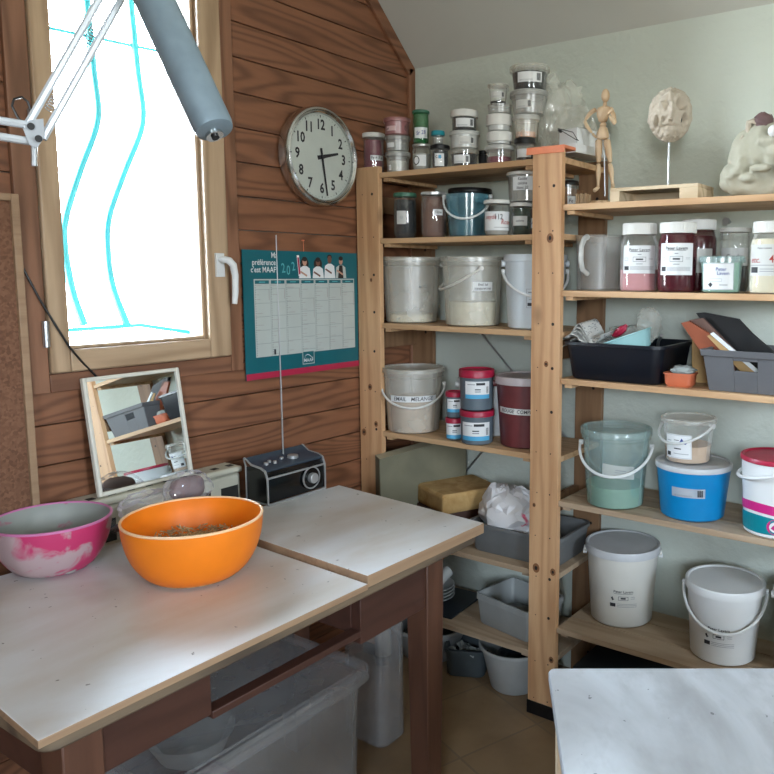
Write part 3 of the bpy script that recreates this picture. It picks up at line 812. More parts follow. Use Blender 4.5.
pts = [(0.240+0.037*k/8, 0.050+0.014*math.sin(PI*(k/8)**0.7)) for k in range(9)]
F.poly(pts+[(u, v-0.0022) for u, v in reversed(pts)], 3, 0.0013)
F.rect(0.112, 0.120, 0.074, 0.092, 10, 0.0008)
F.mb.build('print', mats, T)
MB().tube([(0.010, CW*0.5, CH-0.002), (0.006, CW*0.505, CH+0.036)], 0.0007, 5).cyl((0.0, CW*0.505, CH+0.037), (0.010, CW*0.505, CH+0.037), 0.002, 8).build('hanging_string', 'orange_tape', T)

# cork board
T = thing('cork_board', 'cork notice board in a light wooden frame left of the window', 'notice board', (XW+0.017, 0.914, 0.78))
MB().box(0.008, 0.014, -0.62, -0.008, 0.01, 0.842).build('cork_sheet', 'cork', T)
b = MB(); b.box(0.001, 0.024, -0.018, 0.0, 0, 0.850); b.box(0.001, 0.024, -0.62, -0.018, 0.833, 0.850); b.box(0.001, 0.024, -0.62, -0.018, 0, 0.018)
b.build('frame', 'edge_wood', T, bevel=0.002)
# cable
pts = [on(px, py, 0, x) for px, py, x in ((14, 250, XW+0.010), (24, 270, XW+0.02), (40, 300, XW+0.02), (56, 326, XW+0.028), (70, 348, XW+0.03), (84, 364, XW+0.022), (96, 376, XW+0.018), (112, 392, XW+0.01), (118, 430, XW+0.01))]
o = MB().tube(pts, 0.0028, 8).build('power_cable', 'cable_black'); tag(o, 'black cable drooping across the window frame to behind the mirror', 'cable')

# radiator
T = thing('wall_radiator', 'cream electric radiator on the plank wall behind the table', 'radiator', (XW, 0.985, 0.40))
RL = 0.485; b = MB()
b.box(0.012, 0.085, 0, RL, 0, 0.45); 
b.box(0.010, 0.093, -0.004, RL+0.004, 0.452, 0.472)
b.build('casing', 'radiator_cream', T, bevel=0.008)
for k in range(9): MB().box(0.052, 0.072, 0.03+k*0.053, 0.03+k*0.053+0.020, 0.4705, 0.4727).build('vent_slot', 'slot_dark', T)
for k in range(5): MB().box(0.084, 0.0865, 0.03+k*0.096, 0.03+k*0.096+0.06, 0.355, 0.415).build('vent_slot', 'slot_dark', T)

# mirror leaning on the radiator
my0, my1, mz0, mz1 = 1.040, 1.322, 0.874, 1.180
T = thing('mirror', 'small white-framed mirror leaning against the wall on the radiator', 'mirror', (-1.912, my0, mz0+0.0005))
L = math.hypot(mz1-mz0, 0.046); T.rotation_euler = (0, -math.atan(0.046/(mz1-mz0)), R(2.0))
w = my1-my0; b = MB(); t = 0.011
b.box(-0.012, 0.004, 0, t, 0, L); b.box(-0.012, 0.004, w-t, w, 0, L); b.box(-0.012, 0.004, t, w-t, 0, t); b.box(-0.012, 0.004, t, w-t, L-t, L)
b.build('frame', 'mirror_frame', T, bevel=0.003)
MB().box(-0.010, -0.002, t-0.002, w-t+0.002, t-0.002, L-t+0.002).build('mirror_pane', 'mirror_glass', T)

# ================================================================== WORK TABLE
TX1 = -1.163; TX0 = -1.80; TY0, TY1 = 0.526, 1.674
T = thing('work_table', 'old brown wooden work table with an open drawer bay', 'table', (-1.5, 1.1, 0))
def tb(b): b.v = [(x+1.5, y-1.1, z) for x, y, z in b.v]; return b
b = MB(); b.rings([rr(TX1-TX0, TY1-TY0, 0.03, 0.722, 5, (TX0+TX1)/2, (TY0+TY1)/2), rr(TX1-TX0, TY1-TY0, 0.03, 0.7455, 5, (TX0+TX1)/2, (TY0+TY1)/2)])
tb(b).build('tabletop', 'rim_wood', T, bevel=0.004)
LX = -1.192
for (a, c) in ((LX-0.07, LX), (TX0+0.03, TX0+0.10)):
    for (d_, e) in ((0.565, 0.632), (1.481, 1.549)):
        tb(MB().rings([[(a+0.006, d_+0.006, 0), (c-0.006, d_+0.006, 0), (c-0.006, e-0.006, 0), (a+0.006, e-0.006, 0)],
                       [(a, d_, 0.575), (c, d_, 0.575), (c, e, 0.575), (a, e, 0.575)], [(a, d_, 0.7215), (c, d_, 0.7215), (c, e, 0.7215), (a, e, 0.7215)]])).build('leg', 'old_wood_up', T, bevel=0.003)
b = MB()
b.box(LX-0.035, LX-0.006, 0.632, 0.8415, 0.622, 0.7215)            # near fixed panel
b.box(LX-0.035, LX-0.006, 1.242, 1.481, 0.593, 0.7215)            # far panel
b.box(LX-0.035, LX-0.004, 0.8415, 1.242, 0.612, 0.628)            # lower rail
b.box(LX-0.035, LX-0.004, 0.8415, 1.242, 0.705, 0.7215)
tb(b).build('apron', 'old_wood', T, bevel=0.002)
b = MB(); b.box(TX0+0.05, TX0+0.07, 0.632, 1.481, 0.61, 0.7215)
b.box(TX0+0.10, LX-0.07, 0.572, 0.592, 0.61, 0.7215); b.box(TX0+0.10, LX-0.07, 1.520, 1.540, 0.61, 0.7215)
b.box(TX0+0.07, LX-0.035, 0.8265, 0.8415, 0.614, 0.7215); b.box(TX0+0.07, LX-0.035, 1.240, 1.255, 0.614, 0.7215)
tb(b).build('side_apron', 'old_wood', T, bevel=0.002)

def board(name, label, pts, z0, z1):
    """a loose board with straight edges: pts counter-clockwise"""
    c = Vector((sum(p[0] for p in pts)/4, sum(p[1] for p in pts)/4))
    b = MB(); v = [(p[0]-c.x, p[1]-c.y, z) for z in (0, z1-z0) for p in pts]
    b.add(v, [(3, 2, 1, 0)], 1); b.f.append([4, 5, 6, 7]); b.m.append(0)
    for i in range(4): b.f.append([i, (i+1) % 4, 4+(i+1) % 4, 4+i]); b.m.append(1)
    o = b.build(name, ['board_top', 'edge_wood'], bevel=0.0012, loc=(c.x, c.y, z0)); return tag(o, label, 'board', 'loose work boards laid over the old table')
board('work_board', 'dusty pale board on the near half of the table under both bowls', [(-1.885, 0.566), (-1.153, 0.514), (-1.150, 1.218), (-1.860, 1.255)], 0.746, 0.760)
board('work_board', 'thicker dusty board on the far half of the table under the radio', [(-1.780, 1.263), (-1.158, 1.226), (-1.151, 1.678), (-1.750, 1.728)], 0.746, 0.7745)

# bowls ---------------------------------------------------------------
def bowl(name, label, x0, x1, yb, ytp, mo, mi, mr, base_r, squ=0.5, wall=0.004, power=2.2):
    px = (x0+x1)/2
    P = on(px, yb, 2, 0.760); u = Vector((P.x, P.y)).normalized(); r = 0.12
    for _ in range(15):
        c = Vector((P.x, P.y))+u*r*base_r; dep = fwd.x*c.x+fwd.y*c.y+0.02
        r = (x1-x0)/2*dep/FPX*math.cos(math.atan((px-CX)/FPX))
    h = zat(px, ytp, c.length+r)-0.760
    T = thing(name, label, 'bowl', (c.x, c.y, 0.7602))
    def prof(k, off):
        o = []
        for i in range(k+1):
            t = i/k; rad = base_r*0.9*r+(r-base_r*0.9*r)*(1-(1-t)**power)**(1/power) if t < 1 else r
            o.append((rad-off, h*t))
        return o
    out = [(base_r*0.8*r, 0.0)]+[(a, max(z, 0.001)) for a, z in prof(18, 0)]
    b = MB().lathe([(0.0005, 0.0)]+out, seg=64, cap1=False); b.build('outer_shell', mo, T)
    inn = prof(18, wall); inn[0] = (inn[0][0], 0.004)
    MB().lathe([(0.0005, 0.004)]+inn, seg=64, cap1=False).build('inner_wall', mi, T)
    MB().lathe([(r-wall-0.0005, h-0.0015), (r-wall-0.0005, h+0.0015), (r-wall*0.5, h+0.0025), (r+0.0012, h+0.0012), (r+0.0012, h-0.002), (r-0.0008, h-0.004)], seg=64, cap0=False, cap1=False).build('rim', mr, T)
    return T, c, r, h
To, oc, orr, oh = bowl('mixing_bowl', 'large orange plastic bowl holding dry brown shreds', 122.5, 270, 587, 497.5, 'orange_plastic', 'orange_plastic', 'orange_rim', 0.50, power=2.0)
Tp, pc, pr, ph_ = bowl('mixing_bowl', 'pink plastic bowl caked with dried grey clay', -9, 120, 577.5, 503, 'pink_clay_out', 'pink_clay_in', 'pink_rim', 0.5, power=1.8)
print('bowls', oc, orr, oh, pc, pr, ph_)
b = MB(); rnd = random.Random(5)
b.lathe([(orr*0.62, 0.006), (orr*0.86, oh*0.40), (orr*0.7, oh*0.48), (0.001, oh*0.50)], seg=30)
for k in range(420):
    a = rnd.uniform(0, 2*PI); q = orr*0.80*math.sqrt(rnd.random()); z = oh*0.49+rnd.uniform(0, 0.012)+0.012*(1-q/orr)
    d_ = Vector((rnd.uniform(-1, 1), rnd.uniform(-1, 1), rnd.uniform(-0.3, 0.5))).normalized()*rnd.uniform(0.005, 0.012)
    p = Vector((q*math.cos(a), q*math.sin(a), z)); b.tube([p-d_, p+d_*0.2, p+d_], 0.0012, 4)
o = b.build('dry_shreds', 'straw', loc=(oc.x, oc.y, 0.7602)); o['kind'] = 'stuff'; tag(o, 'heap of dry brown shredded fibres inside the orange bowl', 'dry fibres')
b = MB(); 
def fn(d): return 1.0+0.16*fbm(d*3.0)
blob(b, (0, 0, ph_*0.28), (pr*0.74, pr*0.74, ph_*0.30), fn, 44, 24)
for v_ in range(len(b.v)):
    x, y, z = b.v[v_]; q = math.hypot(x, y); lim = pr*(0.55+0.40*min(1, max(0, z)/ph_)**0.5)
    if q > lim: b.v[v_] = (x*lim/q, y*lim/q, max(z, 0.006))
    else: b.v[v_] = (x, y, max(z, 0.006))
o = b.build('wet_clay', 'grey_clay', loc=(pc.x, pc.y, 0.7602)); tag(o, 'grey clay slip left in the pink bowl', 'clay')

# radio ------------------------------------------------------------------
T = thing('radio', 'small black retro radio with silver trim and raised aerial', 'radio', (-1.7515, 1.4446, 0.775)); T.scale = (0.965, 0.965, 0.965)
RW, RH, RD = 0.238, 0.122, 0.105
prof = [(0.0, 0.003), (0.0, 0.085), (-0.010, 0.108), (-0.030, 0.116), (-0.075, 0.120), (-RD, 0.137), (-RD-0.004, 0.131), (-RD+0.004, 0.112), (-RD+0.004, 0.003)]
def extr(pr_, y0, y1): 
    b = MB(); return b.rings([[(x, y, z) for x, z in pr_] for y in (y0, y1)])
inner = [(-0.006, 0.007), (-0.006, 0.083), (-0.014, 0.103), (-0.032, 0.110), (-0.075, 0.114), (-RD+0.006, 0.108), (-RD+0.006, 0.007)]
extr(inner, 0.003, RW-0.003).build('body', 'radio_black', T, bevel=0.001)
def shell(pr_, t, y0, y1):
    b = MB(); n_ = len(pr_)
    c = Vector((-0.05, 0.06)); inn = [Vector(q)+(c-Vector(q)).normalized()*t for q in pr_]
    r0 = [(x, y0, z) for x, z in pr_]; r1 = [(x, y1, z) for x, z in pr_]
    i0 = [(q.x, y0, q.y) for q in inn]; i1 = [(q.x, y1, q.y) for q in inn]
    b.rings([i0, r0, r1, i1, i0], cap0=False, cap1=False); return b
b = shell(prof, 0.005, 0.0, 0.005); c_ = shell(prof, 0.005, RW-0.005, RW)
b.add(c_.v, c_.f); b.box(-0.005, 0.0006, 0.004, RW-0.004, 0.0, 0.006); b.box(-0.004, 0.0006, 0.004, RW-0.004, 0.082, 0.087)
b.build('trim_band', 'silver_paint', T)
top = [(-0.010, 0.1065), (-0.030, 0.1145), (-0.075, 0.1185), (-RD, 0.135), (-RD, 0.132), (-0.075, 0.112), (-0.03, 0.108), (-0.012, 0.102)]
extr(top, 0.005, RW-0.005).build('top_panel', 'radio_top', T)
b = MB()
ky, kz = (on(311, 474, 0, -1.7515).y-1.4446)/0.965, 0.052
for (r_, a, c) in ((0.036, -0.004, 0.0), (0.0335, 0.0, 0.0012)): b.cyl((a, ky, kz), (c, ky, kz), r_, 32)
q = MB().lathe([(0.0355, 0.0), (0.0355, 0.004), (0.032, 0.004), (0.032, 0.0)], seg=36, cap0=False, cap1=False); q.v = [(z, ky+x, kz+y) for x, y, z in q.v]
MB().add(q.v, q.f).build('dial_ring', 'silver_paint', T)
b.build('dial_plate', 'radio_black', T)
MB().cyl((0.001, ky, kz), (0.018, ky, kz), 0.0165, 28).build('tuning_knob', 'silver_paint', T, bevel=0.002)
for (x, y, r_, h_) in ((-0.045, 0.035, 0.007, 0.005), (-0.06, 0.06, 0.006, 0.005), (-0.04, 0.065, 0.006, 0.005), (-0.05, 0.145, 0.017, 0.007), (-0.062, 0.11, 0.006, 0.005)):
    MB().cyl((x, y, 0.114), (x, y, 0.118+h_), r_, 20).build('button', 'silver_paint', T, bevel=0.001)
a0 = on(283, 449, 0, -1.835); a1 = on(276, 235, 0, -1.84)
b = MB(); m0 = a0.lerp(a1, 0.5)+Vector((0, 0.006, 0))
b.tube([a0-Vector((0, 0, 0.02)), a0.lerp(a1, .33)], 0.0026, 8); b.tube([a0.lerp(a1, .32), a0.lerp(a1, .68)], 0.002, 8); b.tube([a0.lerp(a1, .67), a1], 0.0015, 8)
b.v = [((x+1.7515)/.965, (y-1.4446)/.965, (z-0.775)/.965) for x, y, z in b.v]; b.build('aerial', 'steel', T)

# plastic bag with clay lumps behind the orange bowl ------------------------
def crumple(seed, amp=0.28, fr=2.5, ridge=0.12):
    off = Vector((seed*3.1, seed*1.7, seed*5.3))
    def fn(d):
        p = d*fr+off; n1 = fbm(p*0.8, 2); n2 = 1-abs(noise.noise(p*2.3+off)*2.0)
        n3 = 1-abs(noise.noise(p*3.9-off)*2.2)
        return 1.0+amp*n1+ridge*0.8*(n2-0.6)+0.22*ridge*n3
    return fn
def crinkle(mb, c, rad, seed, seg=20, rows=13, amp=.16, m=0):
    rnd = random.Random(seed); rs = []; off = Vector((seed*2.3, seed, 0))
    for i in range(1, rows):
        th = PI*i/rows; ring = []
        for j in range(seg):
            ph = 2*PI*(j+rnd.uniform(-.38, .38))/seg; t_ = th+rnd.uniform(-.38, .38)*PI/rows
            d = Vector((math.sin(t_)*math.cos(ph), math.sin(t_)*math.sin(ph), -math.cos(t_)))
            s = 1+amp*1.3*noise.noise(d*1.6+off)+rnd.uniform(-amp, amp)*.55
            ring.append(Vector((d.x*rad[0]*s+c[0], d.y*rad[1]*s+c[1], d.z*rad[2]*s+c[2])))
        rs.append(ring)
    n0 = len(mb.v); n1 = len(mb.f); mb.rings(rs, m)
    new = []; nm = []
    for k in range(n1, len(mb.f)):      # creases run along random diagonals
        f = mb.f[k]
        if len(f) == 4:
            if rnd.random() < .5: new += [[f[0], f[1], f[2]], [f[0], f[2], f[3]]]
            else: new += [[f[0], f[1], f[3]], [f[1], f[2], f[3]]]
        else: new.append(f)
    mb.f[n1:] = new; mb.m[n1:] = [m]*len(new); return mb
T = thing('plastic_bag', 'crumpled clear plastic bag wrapping brown clay lumps behind the orange bowl', 'plastic bag', (-1.66, 1.22, 0.761))
b = MB(); bl = on(186, 487, 1, 1.345)
def rel(v, o): return (v[0]-o[0], v[1]-o[1], v[2]-o[2])
o_ = (-1.66, 1.22, 0.761)
P1 = on(187, 489, 0, -1.765); P2 = on(150, 503, 0, -1.765); P3 = on(110, 528, 2, 0.78)
crinkle(b, rel(P1, o_), (0.044, 0.068, 0.050), 1, 22, 14, .10)
crinkle(b, rel(P2, o_), (0.045, 0.085, 0.032), 2, 24, 12, .2)
crinkle(b, (P3.x-o_[0], P3.y-o_[1], 0.030), (0.05, 0.055, 0.034), 3, 20, 11, .2)
for i, q in enumerate(b.v): b.v[i] = (q[0], q[1], max(q[2], 0.0145 if q[1]+o_[1] > 1.235 else 0.001))
b.build('film', 'bag_lilac', T, ang=25)
b = MB(); blob(b, rel(P1, o_), (0.031, 0.050, 0.036), crumple(4, .15, 1.5, .05), 30, 20); b.build('clay_lump', 'brown_lump', T)
b = MB(); blob(b, (P3.x-o_[0], P3.y-o_[1], 0.024), (0.035, 0.05, 0.020), crumple(5, .2, 1.5, .05), 30, 20)
for i, q in enumerate(b.v): b.v[i] = (q[0], q[1], max(q[2], 0.0145 if q[1]+o_[1] > 1.235 else 0.002))
b.build('clay_lump', 'brown_lump', T)

# storage boxes under the table ----------------------------------------------
def storage_box(label, x0, x1, y0, y1, zt, group):
    w, d_, h_ = x1-x0, y1-y0, zt; T = thing('storage_box', label, 'storage box', ((x0+x1)/2, (y0+y1)/2, 0.001), 0, group)
    tub_mesh(w-0.03, d_-0.03, h_-0.03, 0.04, 0.90, 0.003, 0.008, 0.02).build('tub', 'storage_plastic', T)
    b = MB(); b.rings([rr(w-0.04, d_-0.04, 0.03, h_-0.034), rr(w-0.004, d_-0.004, 0.045, h_-0.034), rr(w, d_, 0.05, h_-0.028), rr(w, d_, 0.05, h_-0.010), rr(w-0.012, d_-0.012, 0.045, h_-0.002), rr(w-0.05, d_-0.05, 0.03, h_-0.002), rr(w-0.06, d_-0.06, 0.03, h_-0.014)])
    b.build('lid', 'storage_plastic', T); return T
storage_box('large translucent storage box with a lid under the table', -1.77, -1.33, 0.80, 1.44, 0.42, 'translucent storage boxes under the table')
storage_box('smaller translucent storage box on the big one near the wall', -1.74, -1.42, 1.00, 1.40, 0.575, None) if False else None
b = MB(); q = [(0.001, 0), (0.05, 0.0), (0.075, 0.02), (0.105, 0.075), (0.109, 0.076), (0.079, 0.018), (0.052, -0.003), (0.001, -0.003)]
b.lathe([(a, z+0.004) for a, z in q], seg=48); P = on(215, 735, 2, 0.30)
o = b.build('round_bowl', 'frosted_white', loc=(P.x-0.1, P.y, 0.2)); tag(o, 'white round bowl seen inside the large translucent storage box', 'bowl')
b = tub_mesh(0.30, 0.24, 0.19, 0.03, .9, .003, .006, .015); o = b.build('inner_bin', 'maroon_plastic', loc=(-1.52, 1.03, 0.006)); tag(o, 'dark red bin showing dimly through the storage box side', 'bin')
T = storage_box('white translucent box standing on end beyond the big storage box', -1.69, -1.47, 1.61, 1.78, 0.55, 'translucent storage boxes under the table')
P = on(384, 668, 2, 0.0)
T = thing('spray_bottle', 'small grey bottle with a black base on the floor beside the boxes', 'bottle', (P.x-0.03, P.y+0.03, 0.001))
MB().lathe([(0.028, 0.03), (0.03, 0.034), (0.03, 0.12), (0.012, 0.15), (0.012, 0.17)], seg=24).build('body', 'frosted_white', T)
MB().lathe([(0.029, 0), (0.031, 0.003), (0.031, 0.034), (0.029, 0.036)], seg=24).build('base_cap', 'black_plastic', T)

# ================================================================== FRONT TABLE
A = R(34); P0 = Vector((-0.668, 1.186)); ex = Vector((math.cos(A), math.sin(A))); ey = Vector((math.sin(A), -math.cos(A)))
TW, TD = 0.84, 0.62; c = P0+ex*TW/2+ey*TD/2
T = thing('side_table', 'pale wooden table with a worn grey-white top in the right foreground', 'table', (c.x, c.y, 0), A)
b = MB(); b.rings([rr(TW-0.004, TD-0.004, 0.012, 0.700), rr(TW, TD, 0.014, 0.703), rr(TW, TD, 0.014, 0.717), rr(TW-0.004, TD-0.004, 0.012, 0.72)])
b.build('tabletop', 'grey_table_top', T)
for sx in (-1, 1):
    for sy in (-1, 1):
        x, y = sx*(TW/2-0.035), sy*(TD/2-0.04)
        MB().rings([rr(0.030, 0.030, 0.004, 0.0, 3, x, y), rr(0.045, 0.045, 0.004, 0.699, 3, x, y)]).build('leg', 'pale_wood', T)
b = MB()
for s in (-1, 1): b.box(-TW/2+0.06, TW/2-0.06, s*(TD/2-0.04)-0.009, s*(TD/2-0.04)+0.009, 0.63, 0.699); b.box(s*(TW/2-0.035)-0.009, s*(TW/2-0.035)+0.009, -TD/2+0.065, TD/2-0.065, 0.63, 0.699)
b.build('apron', 'pale_wood', T)

# ================================================================== DESK LAMP
def at(px, py, hd): d_ = ray(px, py); return EYE+d_*(hd/math.hypot(d_.x, d_.y))
T = thing('desk_lamp', 'articulated spring-arm lamp with a long grey-blue tube head before the window', 'lamp', (-1.62, 0.60, 0.760))
def lb(b): b.v = [(x+1.62, y-0.60, z-0.760) for x, y, z in b.v]; return b
H0, H1 = at(214, 130, 1.10), at(128, -55, 1.22)
J = at(34, 134, 1.20); K = at(141, -55, 1.24)
ax = (H1-H0).normalized(); side = ax.cross(Vector((0, 0, 1))).normalized(); nrm = side.cross(ax)
def prof_ring(c, r): # shade: rounded channel, round on top, flatter below
    o = []
    for j in range(28):
        a = 2*PI*j/28; v = math.sin(a); s_ = 1.0 if v > -0.35 else 0.86
        o.append(c+side*(r*math.cos(a)*1.0)+nrm*(r*v*s_))
    return o
rl = 0.0265
rs = [prof_ring(H0-ax*0.004, rl*0.6), prof_ring(H0-ax*0.001, rl*0.93), prof_ring(H0+ax*0.006, rl), prof_ring(H0.lerp(H1, 0.5), rl*1.02), prof_ring(H1, rl)]
lb(MB().rings(rs)).build('lamp_shade', 'lamp_blue', T)
lb(MB().cyl(H0-ax*0.008-nrm*0.003, H0-ax*0.002-nrm*0.003, 0.0115, 20)).build('end_cap', 'chrome', T)
lb(MB().cyl(H0-ax*0.0105-nrm*0.003, H0-ax*0.008-nrm*0.003, 0.005, 14)).build('screw', 'black_plastic', T)
def arm(a, c, off, rads=0.0052, nm='arm_rod'):
    lb(MB().tube([a+off, c+off], rads, 8)).build(nm, 'arm_white', T)
upv = (K-J).normalized().cross(ray(60, 60).normalized()).normalized()
arm(J, K, upv*0.011); arm(J, K, -upv*0.011)
B0 = at(-130, 108, 1.22); dv = (J-B0).normalized().cross(ray(10, 130).normalized()).normalized()
arm(B0, J, dv*0.010); arm(B0, J, -dv*0.010)
# springs along the upper arm
b = MB(); n_ = 260; d_ = (K-J); u_ = d_.normalized().orthogonal().normalized(); w_ = d_.normalized().cross(u_)
b.tube([J+d_*(0.12+0.5*i/n_)+(u_*math.cos(i*0.9)+w_*math.sin(i*0.9))*0.0045 for i in range(n_)], 0.0007, 4)
lb(b).build('spring', 'steel', T)
vd = ray(34, 134).normalized()
b = MB(); c0 = J-vd*0.010; c1 = J+vd*0.010
tri = [J+Vector(q[0]*rt+q[1]*up) for q in ((-0.014, 0.006), (-0.006, 0.018), (0.012, 0.020), (0.014, -0.004), (0.004, -0.018), (-0.006, -0.014))]
for s in (-1, 1): b.rings([[q+vd*(s*0.010-0.0015) for q in tri], [q+vd*(s*0.010+0.0015) for q in tri]])
lb(b).build('joint_plate', 'arm_white', T)
for q in ((-0.004, 0.010), (0.006, -0.006)):
    c_ = J+rt*q[0]+up*q[1]; lb(MB().cyl(c_-vd*0.016, c_+vd*0.014, 0.0045, 14)).build('joint_bolt', 'black_plastic', T)
c_ = J-up*0.012; lb(MB().tube([c_, c_-up*0.030], [0.004, 0.0035], 10)).build('joint_pin', 'steel', T)
pts = [at(px, py, 1.205) for px, py in ((28, 128), (18, 118), (12, 106), (14, 99), (22, 97), (28, 102), (31, 112), (32, 124))]
lb(MB().tube(pts, 0.0016, 6)).build('cord', 'cable_black', T)
# head bracket and off-frame post
lb(MB().tube([K, K.lerp(H1, 0.5)+Vector((0, 0, 0.02)), H1], 0.007, 10)).build('head_bracket', 'steel', T)
bp = Vector((-1.62, 0.60, 0.7650))
lb(MB().tube([bp, Vector((-1.62, 0.60, 0.90)), Vector((-1.62, 0.57, 1.05)), B0+Vector((0, 0, -0.005)), B0], 0.007, 10)).build('base_post', 'steel', T)
lb(MB().lathe([(0.045, 0.7352), (0.048, 0.738), (0.046, 0.75), (0.015, 0.756)], c=(-1.62, 0.60, 0.0252), seg=30)).build('base_weight', 'lamp_blue', T)

# ================================================================== THINGS ON THE SHELVES
def P_(name, label, cat, x0, x1, yt, zb, yb=None, yc=None, above=None, scale=None, h=None, dz=0.0006, **kw):
    above = (zb > 1.45) if above is None else above
    x, y, r, hh = fit(x0, x1, yt, zb, yb, yc, above)
    y2 = min(y, YW-0.006-r)
    if y2 < y-1e-4:
        d_ = (y-y2); y = y2; x = x*(1-d_/max(y, 1)); hd_ = math.hypot(x, y)+(-r if above else r); hh = zat((x0+x1)/2, yt, hd_)-zb
    if h: hh = h
    if yc is None and y - r < YP+0.004 and kw.pop('keep', True): pass
    t = pot(name, label, cat, (x, y, zb+dz), r, hh-dz, **kw)
    t['top'] = 0; del t['top']
    return x, y, r, zb+hh
GT = 'jars and tubs on the top left shelf'
Z0 = 1.80
# --- top left shelf
P_('glaze_jar', 'white-lidded jar of mauve powder, leftmost on the top left shelf', 'jar', 364.5, 387, 132, Z0, yc=2.15, body='clear_plastic', taper=.92, style='jar', neck=.98, lid='cap_white', lid_h=.016,
   content=('powder_rose', .93), group=GT, papers=[dict(az=.35, w=.05, h=.018, z=.062, f=hand(['Fe + 3 ss'], .014))])
x, y, r, z = P_('plastic_tub', 'cloudy white tub, bottom of the three stacked left of the green jar', 'tub', 387, 412, 151, Z0, yc=2.15, body='frosted_plastic', rim=True, taper=.93, content=('powder_white', .6), lid='frosted_white', group=GT,
   papers=[dict(az=-.8, w=.012, h=.018, z=.02, f=hand(['1'], .014, 5))])
x, y, r, z = P_('plastic_tub', 'cloudy grey tub, middle of the three stacked left of the green jar', 'tub', 386.5, 412, 134.5, z, yc=2.15, body='frosted_plastic', lid='frosted_plastic', taper=.93, content=('powder_grey', .6), group=GT,
   papers=[dict(az=-.7, w=.032, h=.016, z=.022)])
x, y, r, z = P_('plastic_tub', 'pinkish red tub, top of the three stacked left of the green jar', 'tub', 385.5, 412.5, 116.5, z, yc=2.15, body='pink_frosted', lid='pink_frosted', taper=.93, content=('powder_rose', .7), group=GT,
   papers=[dict(az=-.55, w=.038, h=.016, z=.022, m='paper_pink', f=hand(['ge'], .012, u=-.012))])
x, y, r, z = P_('glass_jar', 'clear glass jar with a steel lid under the green jar', 'jar', 412.5, 433, 143, Z0, yc=2.14, body='clear_glass', lid='steel_lid', lid_h=.008, style='jar', neck=.84, content=('powder_grey', .7), group=GT,
   papers=[dict(az=-.05, w=.035, h=.038, z=.035, f=lambda F: [F.ell(-.018, 0, .012, .015, 1, .0004), F.ell(-.018, 0, .009, .012, 0, .0006)])])
P_('green_jar', 'green glass jar with a green lid standing on the clear glass jar', 'jar', 413.5, 431, 109, z, yc=2.14, body='green_glass', lid='green_lid', lid_h=.010, style='jar', neck=.90, taper=.96, content=('powder_dkgreen', .55), group=GT,
   papers=[dict(az=0, w=.05, h=.036, z=.036, m='paper', f=hand(['Sr 28'], .018, 5, rot=.15))])
x, y, r, z = P_('glaze_jar', 'black-lidded jar with a white and blue label under the teal-lidded pot', 'jar', 431.5, 450, 144, Z0, yc=2.13, body='clear_plastic', lid='black_plastic', lid_h=.013, style='jar', neck=.98, content=('powder_dkgrey', .9), group=GT,
   papers=[dict(az=-.1, w=.034, h=.042, z=.030, f=lambda F: [F.rect(-.003, .007, .004, .015, 4), F.text('C', -.010, .009, .012, 1)])])
P_('small_pot', 'small clear pot with a teal lid on the black-lidded jar', 'pot', 432, 445.5, 130, z, yc=2.12, body='clear_plastic', lid='teal_lid', lid_h=.016, content=('powder_grey', .5), group=GT)
x, y, r, z = P_('glaze_tub', 'clear lidded tub of black powder, bottom of the stack topped by a white lid', 'tub', 450, 479, 148, Z0, yc=2.15, body='clear_plastic', lid='dust_clear', content=('powder_black', .8), taper=.94, group=GT,
   papers=[dict(az=-.25, w=.058, h=.027, z=.026, f=small_label(.058, .027, '', '', s=.005))])
x, y, r, z = P_('glaze_tub', 'frosted white tub, middle of the stack topped by a white lid', 'tub', 449.5, 480, 129.5, z, yc=2.15, body='frosted_white', lid='frosted_white', content=('powder_white', .8), taper=.93, group=GT,
   papers=[dict(az=.15, w=.055, h=.024, z=.026, m='paper_dim', f=small_label(.055, .024, '', '', s=.005))])
P_('glaze_tub', 'white-lidded tub of black powder on top of its stack', 'tub', 451, 478, 108.5, z, yc=2.15, body='clear_plastic', lid='cap_white', lid_h=.022, content=('powder_black', .85), taper=.97, group=GT,
   papers=[dict(az=.05, w=.066, h=.028, z=.025, f=small_label(.066, .028, '', '', s=.005))])
P_('glaze_jar', 'dark jar standing back between the two taller stacks', 'jar', 477, 489, 150, Z0, yc=2.24, body='powder_black', lid='black_plastic', style='jar', group=GT)
x, y, r, z = P_('glaze_tub', 'clear tub of dark red powder at the base of the stack of white-lidded tubs', 'tub', 484.5, 513, 144, Z0, yc=2.15, body='clear_plastic', lid='frosted_white', content=('powder_rose', .42), taper=.95, group=GT)
x, y, r, z = P_('glaze_tub', 'lower of two white-lidded tubs in the middle of the stack', 'tub', 486, 512, 130.5, z, yc=2.15, body='frosted_white', lid='cap_white', lid_h=.03, taper=.95, group=GT)
x, y, r, z = P_('glaze_tub', 'upper of two white-lidded tubs in the middle of the stack', 'tub', 485.5, 511, 113, z, yc=2.15, body='frosted_white', lid='cap_white', lid_h=.034, taper=.93, group=GT)
x, y, r, z = P_('glaze_tub', 'empty frosted tub under the small black-banded pot', 'tub', 487, 511, 102.5, z, yc=2.15, body='frosted_plastic', taper=.92, group=GT)
P_('small_pot', 'small open-topped clear pot with a black band, top of the middle stack', 'pot', 486.5, 508, 82.5, z, yc=2.15, body='clear_plastic', rim=True, lid='dust_clear', lid_h=.006, content=('powder_black', .16), taper=.84, group=GT,
   papers=[dict(az=0, w=.045, h=.018, z=.028, m='paper_dim', f=small_label(.045, .018, '', '', s=.005))])
